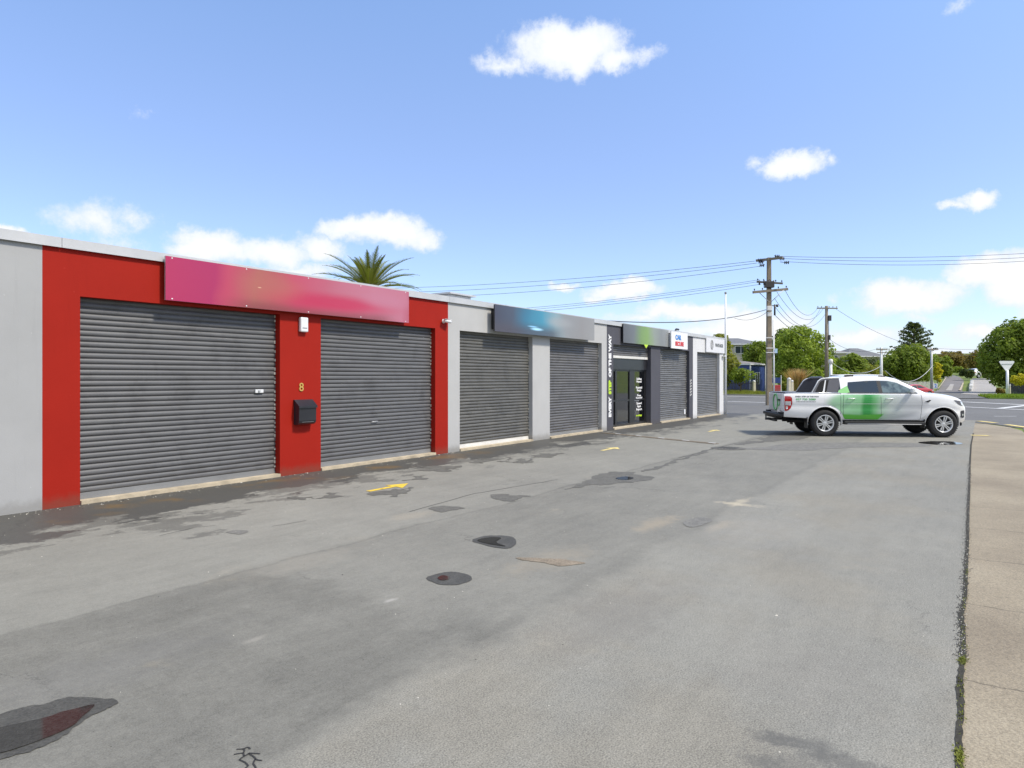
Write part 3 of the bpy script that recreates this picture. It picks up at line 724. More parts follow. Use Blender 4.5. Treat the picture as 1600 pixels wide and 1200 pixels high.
# lettering painted on the charcoal pier, reading upwards
pier = M['dark_wall']; zc = 0.30
up = Matrix.Rotation(R(-90), 4, 'Y')
def vtext(txt, z0, z1, mt):
    o = text_obj('lettering', txt, .24, M[mt], row, Matrix.Identity(4), bold=.016, ext=.002, width=(z1-z0))
    zc_ = (z0+z1)/2
    o.data.transform(Matrix.Translation((27.64, -.004, zc_)) @ Matrix.Rotation(R(-90), 4, 'Y') @ Matrix.Rotation(R(90), 4, 'X'))
    return o
vtext('EVERY', .42, 1.10, 'text_white'); vtext('STEP', 1.19, 1.66, 'text_lime'); vtext('OF THE WAY', 1.75, 3.18, 'text_white')
mb = MB()                                                   # worn white emblem strip on the next pier
for k in range(6):
    z = .98 + k*.12
    mb.box((35.16, -.004, z), (35.24, -.001, z+.05)); mb.box((35.29, -.004, z+.03), (35.34, -.001, z+.085)); mb.box((35.20, -.004, z+.065), (35.29, -.001, z+.085))
mb.build('emblem', M['offwhite'], row)['label'] = 'worn white marks running up the charcoal pier'

# ------------------------------------------------------------------ signs above the doors
def sign_mat(name, stops, axis_len, soft_z=None, mark=None):
    """printed board: colours blend along its length and fade towards its lower edge"""
    m, nt, b = new_mat(name); c = coords(nt); x, y, z = nt.sep(c)
    n = nt.noise(c, 0.9, 2)
    f = nt.math('ADD', nt.math('DIVIDE', x, axis_len), nt.lin(n, .3, .7, -.03, .03))
    out = nt.ramp(f, stops)
    if soft_z:
        col, z0, z1, amt, x0, x1 = soft_z
        k = nt.math('MULTIPLY', nt.sstep(z, z0, z1, amt, 0), nt.math('MULTIPLY', nt.sstep(x, x0-.4, x0+.5), nt.sstep(x, x1-.8, x1, 1, 0)))
        out = nt.mix(k, out, col)
    if mark:
        for (mx_, mz_, rx, rz, col) in mark:
            d = nt.vmath('LENGTH', nt.vmath('MULTIPLY', nt.vmath('SUBTRACT', c, (mx_, 0, mz_)), (1/rx, 0, 1/rz)))
            out = nt.mix(nt.sstep(d, 0.2, 1.0, col[3], 0), out, col[:3])
    nt.put(b.inputs['Base Color'], out); b.inputs['Roughness'].default_value = 0.35
    return m
def board(name, s0, s1, z0, z1, proud, mat, label, edge='galv', back=.03, stand=None):
    t = frame_empty(name, s0, 0, z0, label, 'sign')
    L, Hh = s1-s0, z1-z0
    mb = MB(); mb.box((0, -proud, 0), (L, -proud+.006, Hh)); mb.build('panel', mat, t)
    mb = MB(); e = .035
    mb.box((0.005, -proud+.006, 0.002), (L-.005, -proud+.006+e, .04)); mb.box((0.005, -proud+.006, Hh-.04), (L-.005, -proud+.006+e, Hh-.002))
    mb.box((0.005, -proud+.006, .04), (.04, -proud+.006+e, Hh-.04)); mb.box((L-.04, -proud+.006, .04), (L-.005, -proud+.006+e, Hh-.04))
    for k in range(5):
        x = .12 + k*(L-.30)/4
        mb.box((x, -proud+.006+e, .06), (x+.05, -.002, Hh-.10))
    mb.build('frame', M[edge], t)
    if name == 'sign_board' and s0 < 20:
        for k in range(5):
            for z in (.025, Hh-.025): MB().lathe([(0, -proud-.004), (.010, -proud-.003), (.012, -proud)], 8, 'y', (.10+k*(L-.2)/4, 0, z)).build('screw', M['white'], t)
    return t
pk = sign_mat('pink_print', [(0, (.40, .028, .098)), (.15, (.365, .025, .102)), (.20, (.44, .055, .105)), (.31, (.36, .11, .09)), (.39, (.38, .08, .09)), (.45, (.46, .060, .11)), (.60, (.43, .11, .16)), (.80, (.45, .16, .22)), (.95, (.45, .15, .21)), (1, (.38, .07, .11))], 5.28,
              ((.20, .045, .05), .0, .22, .75, 1.1, 5.1), [(3.3, .24, 2.1, .24, (.46, .022, .075, .85)), (1.9, .40, .9, .35, (.42, .13, .10, .5)), (1.62, .36, .05, .012, (.70, .45, .30, .9)), (4.6, .40, .9, .22, (.46, .17, .24, .7))])
board('sign_board', 12.57, 17.85, 2.92, 3.585, .12, pk, 'long pink and magenta sign board above the two doors of the red front')
sl = sign_mat('slate_print', [(0, (.050, .050, .075)), (.15, (.060, .075, .11)), (.28, (.035, .16, .26)), (.43, (.050, .25, .37)), (.55, (.22, .32, .36)), (.68, (.24, .25, .26)), (.85, (.24, .23, .23)), (1, (.27, .27, .27))], 5.3,
              ((.07, .06, .075), .05, .40, .8, -.4, 3.5), [(1.95, .16, .42, .055, (.40, .72, .95, 1.0)), (1.75, .22, .35, .03, (.30, .62, .90, .8)), (3.2, .42, 1.0, .2, (.32, .33, .34, .6))])
board('sign_board', 20.86, 26.15, 2.91, 3.585, .20, sl, 'slate grey sign board with teal and sky-blue patches on the light grey front', 'black')
gr = sign_mat('charcoal_green_print', [(0, (.09, .09, .10)), (.22, (.13, .14, .15)), (.38, (.16, .26, .08)), (.52, (.19, .31, .08)), (.66, (.24, .27, .23)), (.85, (.20, .205, .21)), (1, (.26, .27, .27))], 4.05)
t = board('sign_board', 28.45, 32.5, 2.95, 3.60, .10, gr, 'charcoal sign board with a lime green centre and pointed tip above the shop glass', 'black')
MB().prism([(1.72, .0), (2.08, .0), (1.90, -.13)], -.11, -.095).build('pointed_tip', M['text_lime'], t)
t = board('sign_board', 32.5, 34.28, 2.90, 3.56, .22, simple('white_board', (.76, .76, .77), .4, .03), 'white sign board with blue and red lettering right of the lime sign', 'white')
text_obj('lettering', 'CAR', .25, M['text_blue'], t, LT(.72, -.226, .44), bold=.012, width=.62); text_obj('lettering', 'SECURE', .22, M['text_red'], t, LT(.86, -.226, .19), bold=.012, width=.92)
t = board('sign_board', 37.05, 39.64, 2.90, 3.54, .06, simple('white_board_matt', (.66, .66, .68), .5, .03), 'white sign board with grey loop emblem on the white end front', 'white')
text_obj('lettering', 'WHITAKER', .22, M['text_grey'], t, LT(1.78, -.066, .34), bold=.004, width=1.15)
mb = MB()
for ox in (-.05, .05):
    mb.tube([(.75+ox+.12*math.cos(w), -.064, .34+.20*math.sin(w)) for w in np.linspace(0, 6.3, 26)], .011, 5)
mb.build('emblem', M['text_grey'], t)

# ------------------------------------------------------------------ fittings on the wall
t = frame_empty('house_number', 15.14, 0, 1.49, 'brass house number 8 on the red pier above the black mailbox', 'house number')
text_obj('numeral', '8', .215, M['gold'], t, LT(0, -.008, .08), bold=.002, ext=.006)
# mailbox: curved-bottom body under a sloping flap
t = frame_empty('mailbox', 15.17, 0, .90, 'black wall mailbox with sloping lid on the red pier under the number 8', 'mailbox')
sec = [(0, .0), (-.09, .0), (-.135, .03), (-.15, .075), (-.152, .33), (-.02, .43), (0, .43)]
MB().prism(sec, -.19, .19, 'yz').build('body', M['satin_black'], t, fix=True)
lid = [(-.002, .447), (-.03, .450), (-.170, .335), (-.172, .300), (-.160, .300), (-.158, .328), (-.024, .436), (-.002, .434)]
MB().prism(lid, -.205, .205, 'yz').build('lid', M['satin_black'], t, fix=True)
mb = MB(); mb.box((-.13, -.158, .045), (.13, -.151, .05)); mb.build('trim', M['bar'], t)
# alarm box, cameras
t = frame_empty('alarm_box', 15.165, 0, 2.58, 'white alarm siren box at the top of the red pier', 'alarm box')
mb = MB(); mb.box((-.085, -.075, 0), (.085, 0, .27), 0, .022); mb.build('case', M['white'], t)
mb = MB(); mb.box((-.05, -.078, .065), (.05, -.073, .08)); mb.build('slot', M['bar'], t)
for s, z, lab in ((19.12, 3.0, 'small white security camera where the red front meets the light grey front'), (39.48, 2.72, 'small white security camera on the far white corner of the shops')):
    t = frame_empty('security_camera', s, 0, z, lab, 'camera')
    MB().lathe([(0, -.02), (.05, -.018), (.05, 0), (0, 0)], 16, 'y', (0, 0, .05)).build('mount', M['white'], t)
    MB().tube([(0, -.015, .05), (.02, -.09, .045)], .015, 8).build('arm', M['white'], t)
    mb = MB(); mb.tube([(-.07, -.085, .055), (.12, -.12, .035)], .036, 12); mb.box((-.09, -.14, .085), (.15, -.06, .092)); mb.build('housing', M['white'], t)
    MB().tube([(.12, -.12, .035), (.126, -.121, .034)], .028, 12).build('lens', M['black'], t)
# pole on the end corner
t = frame_empty('flagpole', 39.80, .06, 0, 'thin white flagpole standing at the far end corner of the shops', 'flagpole')
MB().tube([(0, 0, 0), (0, 0, 3.6), (0, 0, 5.75)], [.055, .05, .035], 10).build('pole', M['white'], t)
MB().lathe([(0, 5.86), (.05, 5.84), (.055, 5.78), (.03, 5.75)], 10).build('finial', M['bar'], t)
# roof-top things
t = frame_empty('hoop_aerial', 13.62, -1.3, H-.28, 'thin dark hoop aerial on the roof behind the pink sign', 'aerial')
MB().tube([(.30*math.cos(w), 0, .30+.30*math.sin(w)) for w in np.linspace(0, 6.2832, 33)], .013, 6, cap=False).build('hoop', M['bar'], t)
mb = MB(); mb.tube([(0, .0, 0), (0, .0, .60)], .012, 6); mb.tube([(-.30, 0, .30), (.30, 0, .30)], .010, 6); mb.build('mast', M['bar'], t)
t = frame_empty('roof_vent', 21.3, -1.6, H-.05, 'pale grey box vent on the roof behind the slate sign', 'vent')
mb = MB(); mb.box((-.45, -.35, 0), (.45, .35, .46), 0, .02); mb.build('case', M['cap'], t)
mb = MB(); mb.box((-.55, -.45, .46), (.55, .45, .50)); mb.build('lid', M['cap'], t)
t = frame_empty('roof_pipe', 35.3, -.7, H-.05, 'short dark pipe cowl on the roof near the white end front', 'pipe')
MB().tube([(0, 0, 0), (0, 0, .30), (.10, 0, .36), (.35, 0, .36)], .045, 8).build('pipe', M['black'], t)
# ------------------------------------------------------------------ vehicles
def paint(name, col, coat=1.0):
    m, nt, b = new_mat(name); c = coords(nt)
    f = nt.noise(c, 2.0, 4, .6); x, y, z = nt.sep(c)
    out = nt.mix(nt.lin(f, .3, .7), tuple(v*.97 for v in col), col)
    road = nt.math('MULTIPLY', nt.sstep(nt.math('ADD', z, nt.lin(f, .3, .7, -.1, .1)), .40, .75, .30, 0), 1.0)
    out = nt.mix(road, out, (.22, .20, .17))
    nt.put(b.inputs['Base Color'], out); b.inputs['Roughness'].default_value = .35
    b.inputs['Coat Weight'].default_value = coat; b.inputs['Coat Roughness'].default_value = .03
    return m
M['car_white'] = paint('white_car_paint', (.86, .86, .86)); M['car_red'] = paint('red_car_paint', (.50, .02, .03))
M['tyre'] = simple('tyre_rubber', (.022, .022, .023), .85, .15, 8)
M['alloy'] = simple('machined_alloy', (.72, .73, .74), .30, .05, 6, metal=.5)
M['wheel_dark'] = simple('dark_wheel_pocket', (.012, .012, .013), .5, .1)
M['trim'] = simple('black_trim', (.022, .022, .024), .55, .15, 6)
M['trim_grey'] = simple('graphite_trim', (.12, .12, .135), .38, .06, 4)
M['chrome'] = simple('bright_trim', (.70, .71, .72), .15, .03, 4, metal=.9)
M['lens_red'] = simple('red_lens', (.42, .006, .010), .15, .05, coat=.6)
M['lens_clear'] = simple('clear_lens', (.62, .64, .66), .1, .05, metal=.3, coat=.8)
M['under'] = simple('underbody', (.015, .015, .016), .9, .2)
m, nt, b = new_mat('tinted_glass'); b.inputs['Base Color'].default_value = (.030, .040, .045, 1); b.inputs['Roughness'].default_value = .03; b.inputs['Specular IOR Level'].default_value = .8; M['tint'] = m
m, nt, b = new_mat('clear_car_glass'); c = coords(nt); nt.put(b.inputs['Base Color'], nt.mix(nt.sstep(nt.noise(c, 3.2, 4, .6), .42, .62), (.055, .075, .08), (.15, .20, .20))); b.inputs['Roughness'].default_value = .03; b.inputs['Specular IOR Level'].default_value = .8; M['carglass'] = m

def smooth(x, xp, fp, k=.05):
    return sum(float(np.interp(x+d*k, xp, fp)) for d in (-2, -1, 0, 1, 2))/5
class Body:
    """lofted lower body plus cabin; gives the side surface so that panels can follow it"""
    def __init__(s, xs, top, bot, half, crown, cab_x, cab_top, belt, cab_base, cab_roof, cab_in=.1):
        s.xs, s.top_, s.bot_, s.half_, s.crown = xs, top, bot, half, crown
        s.cab_x, s.cab_top_, s.belt, s.cb, s.cr = cab_x, cab_top, belt, cab_base, cab_roof
    def top(s, x): return smooth(x, *s.top_)
    def bot(s, x): return float(np.interp(x, *s.bot_))
    def half(s, x): return smooth(x, *s.half_)
    def side(s, x, z):
        t, b_, w = s.top(x), s.bot(x), s.half(x)
        u = (z-b_)/max(.05, t-b_)
        return w - float(np.interp(u, [0, .12, .30, .48, .62, .80, .92, .985, 1.0], [.060, .028, .006, .016, .0, .006, .018, .040, .075]))
    def lower(s, mat, n=80):
        mb = MB(); U = [1.0, .985, .95, .88, .80, .70, .62, .55, .48, .40, .30, .20, .12, .05, 0]; rows = []
        for i in range(n+1):
            x = s.xs[0] + (s.xs[1]-s.xs[0])*i/n; t, b_ = s.top(x), s.bot(x); c = s.crown(x)
            right = [(0, t+c)] + [(f*(s.side(x, t)), t + c*(1-f**2.5)) for f in (.35, .65, .88)] + [(s.side(x, b_+(t-b_)*u), b_+(t-b_)*u) for u in U] + [(s.side(x, b_)*.6, b_-.02), (0, b_-.02)]
            ring = [(x, -y, z) for y, z in right] + [(x, y, z) for y, z in right[-2:0:-1]]
            rows.append(ring)
        k = len(rows[0]); vs = [p for r in rows for p in r]
        fs = [(i*k+j, (i+1)*k+j, (i+1)*k+(j+1) % k, i*k+(j+1) % k) for i in range(n) for j in range(k)]
        mb.add(vs, fs, 0, True); mb.add(rows[0], [tuple(range(k))], 0); mb.add(rows[-1], [tuple(reversed(range(k)))], 0)
        return mb
    def cab_top(s, x): return smooth(x, *s.cab_top_, .03)
    def cside(s, z): return float(np.interp(z, [s.belt-.06, s.belt, s.belt+.42], [s.cb+.02, s.cb, s.cr]))
    def cabin(s, mat, n=60):
        mb = MB(); rows = []
        for i in range(n+1):
            x = s.cab_x[0] + (s.cab_x[1]-s.cab_x[0])*i/n; t = s.cab_top(x); b_ = s.belt-.06
            ze = max(b_+.01, t-.10); ys = s.cside(ze); h = (ze-b_)
            right = [(0, t+.02), (ys*.5, t+.012), (ys*.80, t-.005), (ys*.92, t-.028), (ys*.985, t-.065), (ys, ze)] + [(s.cside(b_+h*u), b_+h*u) for u in (.8, .6, .4, .2, 0)] + [(0, b_)]
            rows.append([(x, -y, z) for y, z in right] + [(x, y, z) for y, z in right[-2:0:-1]])
        k = len(rows[0]); vs = [p for r in rows for p in r]
        fs = [(i*k+j, (i+1)*k+j, (i+1)*k+(j+1) % k, i*k+(j+1) % k) for i in range(n) for j in range(k)]
        mb.add(vs, fs, 0, True); mb.add(rows[0], [tuple(range(k))], 0); mb.add(rows[-1], [tuple(reversed(range(k)))], 0)
        return mb
    def panel(s, poly, sgn, off, cab=False, step=.09, thick=0.0):
        """a flat outline in side view, cut fine and pressed onto the bodyside"""
        bm = bmesh.new(); vs = [bm.verts.new((p[0], 0, p[1])) for p in poly]; bm.faces.new(vs)
        x0, x1 = min(p[0] for p in poly), max(p[0] for p in poly); z0, z1 = min(p[1] for p in poly), max(p[1] for p in poly)
        for ax, lo, hi in ((0, x0, x1), (2, z0, z1)):
            v = lo+step
            while v < hi:
                co = [0, 0, 0]; no = [0, 0, 0]; co[ax] = v; no[ax] = 1
                bmesh.ops.bisect_plane(bm, geom=bm.verts[:]+bm.edges[:]+bm.faces[:], plane_co=co, plane_no=no); v += step
        bmesh.ops.triangulate(bm, faces=[f for f in bm.faces if len(f.verts) > 4])
        for v in bm.verts:
            y = (s.cside(v.co.z) if cab else s.side(v.co.x, v.co.z)) + off
            v.co.y = sgn*y
        bm.normal_update()
        bm.faces.ensure_lookup_table()
        if len(bm.faces) and bm.faces[0].normal.y*sgn < 0: bmesh.ops.reverse_faces(bm, faces=bm.faces[:])
        return bm

def carve(mb, mat, dark, parent, arches, name='body', r=.46, y_in=.45, zc=.39):
    """cut the wheel arches out of a lofted body; the inside of each arch is black"""
    o = mb.build('tmp_body', [mat, dark])
    cut = MB()
    for x in arches:
        for sg in (-1, 1):
            n = 40; pr = [(r*math.cos(2*math.pi*k/n)+x, zc+r*math.sin(2*math.pi*k/n)) for k in range(n)]
            cut.prism(pr, sg*y_in, sg*1.4, 'xz')
    c = cut.build('tmp_cut', [dark], fix=True)
    md = o.modifiers.new('b', 'BOOLEAN'); md.object = c; md.operation = 'DIFFERENCE'; md.solver = 'EXACT'
    bpy.context.view_layer.update()
    me = bpy.data.meshes.new_from_object(o.evaluated_get(bpy.context.evaluated_depsgraph_get()))
    bpy.data.objects.remove(o); bpy.data.objects.remove(c)
    me.materials.clear(); me.materials.append(mat); me.materials.append(dark)
    for p in me.polygons:
        ce = p.center; p.material_index = 0
        for x in arches:
            d = math.hypot(ce.x-x, ce.z-zc)
            vsd = [math.hypot(me.vertices[i].co.x-x, me.vertices[i].co.z-zc) for i in p.vertices]
            if (all(abs(v-r) < .012 for v in vsd) and abs(p.normal.y) < .5) or (abs(abs(ce.y)-y_in) < .01 and d < r): p.material_index = 1
        if ce.z < .6 and p.normal.z < -.8: p.material_index = 1
    if hasattr(me, 'set_sharp_from_angle'): me.set_sharp_from_angle(angle=R(38))
    b_ = bpy.data.objects.new(name, me); COL.objects.link(b_); b_.parent = parent
    return b_

def make_wheel(parent, x, sgn, z, rt, w, y_out, spokes=6, double=True, rr=.62):
    wb = MB(); yo = sgn*y_out; d = -sgn
    t = MB(); prof = [(rr*rt, yo+d*.02), (rr*rt+.02, yo+d*.006), (.86*rt, yo), (.955*rt, yo+d*.018), (.99*rt, yo+d*.045), (rt, yo+d*.07), (rt, yo+d*(w-.07)), (.96*rt, yo+d*(w-.02)), (.8*rt, yo+d*w), (0.05, yo+d*w)]
    t.lathe(prof, 40, 'y', (x, 0, z), 0)
    for k in range(40):      # tread blocks
        a = 2*math.pi*k/40
        for j, yy in enumerate((.05, .12, .18)):
            aa = a + j*.05; p = Vector((x+math.cos(aa)*rt, yo+d*yy, z+math.sin(aa)*rt)); tx = Vector((-math.sin(aa), 0, math.cos(aa)))*.018; ty = Vector((0, .022, 0)); nn = Vector((math.cos(aa), 0, math.sin(aa)))*.006
            t.add([p-tx-ty+nn, p+tx-ty+nn, p+tx+ty+nn, p-tx+ty+nn], [(0, 1, 2, 3)], 0)
    wh = t.build('wheel', [M['tyre']], parent, fix=False)
    rim = MB(); R0 = rr*rt
    rim.lathe([(R0+.004, yo+d*.004), (R0-.008, yo-d*.002), (R0-.022, yo+d*.012), (R0-.03, yo+d*.10)], 40, 'y', (x, 0, z), 0)
    rim.lathe([(R0-.012, yo+d*.085), (.0, yo+d*.085)], 40, 'y', (x, 0, z), 1)
    rim.lathe([(0, yo+d*.012), (.028, yo+d*.012), (.045, yo+d*.020), (.060, yo+d*.04)], 20, 'y', (x, 0, z), 0)
    for k in range(spokes):
        a = 2*math.pi*(k+.25)/spokes
        for off in ((-.105, .105) if double else (0,)):
            r0, r1 = .035, R0-.010; hw0, hw1 = (.011, .0165) if double else (.022, .03)
            ca, sa = math.cos(a), math.sin(a)
            tx = (-sa, ca); sh0 = off*.16; sh1 = off*R0*1.25
            q = []
            for rr_, sh, hw in ((r0, sh0, hw0), (r1, sh1, hw1)):
                for s_ in (-1, 1): q.append((x+ca*rr_+tx[0]*(sh+s_*hw), z+sa*rr_+tx[1]*(sh+s_*hw)))
            rim.prism([q[0], q[2], q[3], q[1]], yo+d*.014, yo+d*.05, 'xz', 0)
    rim.build('rim', [M['alloy'], M['wheel_dark']], wh, fix=False)
    return wh

# --- the white ute
ra = G(1287.3, 681.8); fa = G(1471.5, 683.3)
hd = (fa-ra); hd.z = 0; WB = 3.22; SCL = hd.length/WB; hd.normalize(); left = Vector((-hd.y, hd.x, 0))
ute = empty('pickup_truck', ra + left*.80*SCL, math.atan2(hd.y, hd.x), 'white double-cab pickup with green printed doors parked across the car park', 'pickup truck')
ute.scale = (SCL, SCL, SCL)
B = Body((-1.14, 3.93),
         ([-1.14, -1.02, .40, .50, 2.70, 2.95, 3.25, 3.55, 3.72, 3.82, 3.89, 3.93], [1.235, 1.25, 1.25, 1.24, 1.245, 1.235, 1.205, 1.16, 1.10, 1.03, .93, .82]),
         ([-1.14, -.55, .45, .50, 2.7, 2.8, 3.6, 3.8, 3.93], [.56, .53, .50, .48, .48, .47, .46, .42, .46]),
         ([-1.14, -1.0, 3.15, 3.45, 3.65, 3.80, 3.88, 3.93], [.90, .925, .925, .905, .86, .78, .68, .58]),
         lambda x: float(np.interp(x, [.3, .5, 2.7, 2.9, 3.6, 3.93], [.0, .0, .0, .05, .06, .03])),
         (.46, 2.86), ([.46, .52, .75, 1.2, 1.75, 2.05, 2.86], [1.66, 1.735, 1.765, 1.775, 1.755, 1.690, 1.255]), 1.25, .865, .685)
body = carve(B.lower(None), M['car_white'], M['under'], ute, (0, WB), r=.475)
cab = B.cabin(None).build('cabin', M['car_white'], ute)
# flared arch lips
for x in (0, WB):
    for sg in (-1, 1):
        mb = MB(); n = 22; vs = []
        for k in range(n+1):
            a = R(-8) + R(196)*k/n
            for r_, o_ in ((.468, -.10), (.468, .004), (.474, .008), (.490, .005), (.500, -.008)):
                px_, pz_ = x+r_*math.cos(a), .39+r_*math.sin(a)
                vs.append((px_, sg*(B.side(px_, max(B.bot(px_), pz_))+o_), pz_))
        fs = [(k*5+j, k*5+j+1, (k+1)*5+j+1, (k+1)*5+j) for k in range(n) for j in range(4)]
        mb.add(vs, fs, 0, True); mb.build('wheel_arch', M['car_white'], ute, fix=True)
for x in (0, WB):
    for sg in (-1, 1): make_wheel(ute, x, sg, .385, .385, .25, .93)
# glass
for sg in (-1, 1):
    MB().bm(B.panel([(.70, 1.275), (.66, 1.45), (.685, 1.575), (1.20, 1.615), (1.475, 1.622), (1.50, 1.275)], sg, .006, True), 0, True).build('rear_window', M['tint'], ute)
    MB().bm(B.panel([(1.60, 1.275), (1.575, 1.620), (1.80, 1.612), (2.02, 1.560), (2.30, 1.415), (2.50, 1.30), (2.52, 1.275)], sg, .006, True), 0, True).build('front_window', M['carglass'], ute)
    MB().bm(B.panel([(1.50, 1.275), (1.475, 1.622), (1.575, 1.620), (1.60, 1.275)], sg, .007, True), 0, True).build('pillar_cover', M['trim'], ute)
    o = MB().bm(B.panel([(.64, 1.256), (.64, 1.275), (2.53, 1.275), (2.55, 1.256)], sg, .010, True), 0).build('window_trim', M['trim'], ute)
def on_cab(x, f, off):
    t = B.cab_top(x); ze = max(B.belt-.05, t-.10); ys = B.cside(ze)
    xs_, zs_ = [0, .5, .80, .92], [t+.02, t+.012, t-.005, t-.028]
    return (x, f*ys, float(np.interp(abs(f), xs_, zs_))+off)
mb = MB(); n = 14; rows = []
for i in range(n+1):
    x = 2.06 + (2.80-2.06)*i/n
    rows += [on_cab(x, f, .008) for f in np.linspace(-.86, .86, 11)]
mb.add(rows, [(i*11+j, (i+1)*11+j, (i+1)*11+j+1, i*11+j+1) for i in range(n) for j in range(10)], 0, True); mb.build('windscreen', M['carglass'], ute)
mb = MB(); mb.quad((.455, .62, 1.30), (.455, -.62, 1.30), (.455, -.56, 1.60), (.455, .56, 1.60)); mb.build('back_window', M['tint'], ute)
# sports bar: a grey sail either side with its black opening, joined by a hoop
for sg in (-1, 1):
    y = .80
    pr = [(-.34, 1.245), (-.13, 1.60), (-.05, 1.655), (.10, 1.680), (.45, 1.690), (.45, 1.245)]
    def lean(o, off=0):
        for v in o.data.vertices: v.co.y = math.copysign(abs(v.co.y) - (v.co.z-1.245)*.22 + off, sg)
    s1 = MB().prism(pr, sg*(y), sg*(y-.05), 'xz').build('sports_bar', M['trim_grey'], ute, fix=True); lean(s1)
    h = MB().prism([(-.255, 1.262), (-.085, 1.585), (.0, 1.630), (.055, 1.635), (-.035, 1.262)], sg*(y+.004), sg*(y+.001), 'xz').build('opening', M['under'], s1, fix=True); lean(h)
    h = MB().prism([(.015, 1.262), (.085, 1.635), (.165, 1.635), (.065, 1.262)], sg*(y+.004), sg*(y+.001), 'xz').build('opening', M['under'], s1, fix=True); lean(h)
    h = MB().prism([(-.035, 1.262), (.055, 1.635), (.085, 1.635), (.015, 1.262)], sg*(y+.006), sg*(y+.001), 'xz').build('bright_strip', M['car_white'], s1, fix=True); lean(h)
    mb = MB(); mb.tube([(-.345, sg*.79, 1.25), (-.135, sg*.72, 1.61), (-.05, sg*.705, 1.668), (.10, sg*.70, 1.694), (.46, sg*.70, 1.704)], .017, 8); mb.build('rail', M['car_white'], s1)
mb = MB(); mb.tube([(.02, -.70, 1.66), (.02, -.4, 1.70), (.02, .4, 1.70), (.02, .70, 1.66)], .045, 10); mb.build('sports_hoop', M['trim_grey'], ute)
mb = MB(); mb.box((-1.12, -.80, 1.235), (.40, .80, 1.262), 0, .006)
for k in range(10): mb.box((-1.05+k*.145, -.76, 1.262), (-1.04+k*.145, .76, 1.266))
mb.build('bed_cover', M['trim'], ute)
for sg in (-1, 1):
    mb = MB(); mb.tube([(-1.1, sg*.855, 1.262), (-.3, sg*.86, 1.266), (.42, sg*.86, 1.266)], .014, 6); mb.build('bed_rail', M['chrome'], ute)
    mb = MB(); mb.tube([(.62, sg*.60, 1.735), (.70, sg*.60, 1.788), (1.25, sg*.60, 1.797), (1.68, sg*.60, 1.775), (1.80, sg*.60, 1.715)], [.012, .016, .016, .016, .012], 6); mb.build('roof_rail', M['car_white'], ute)
    MB().box((.64, sg*.60-.02, 1.73), (.88, sg*.60+.02, 1.786)).build('rail_foot', M['trim'], ute); MB().box((1.58, sg*.60-.02, 1.70), (1.76, sg*.60+.02, 1.768)).build('rail_foot', M['trim'], ute)
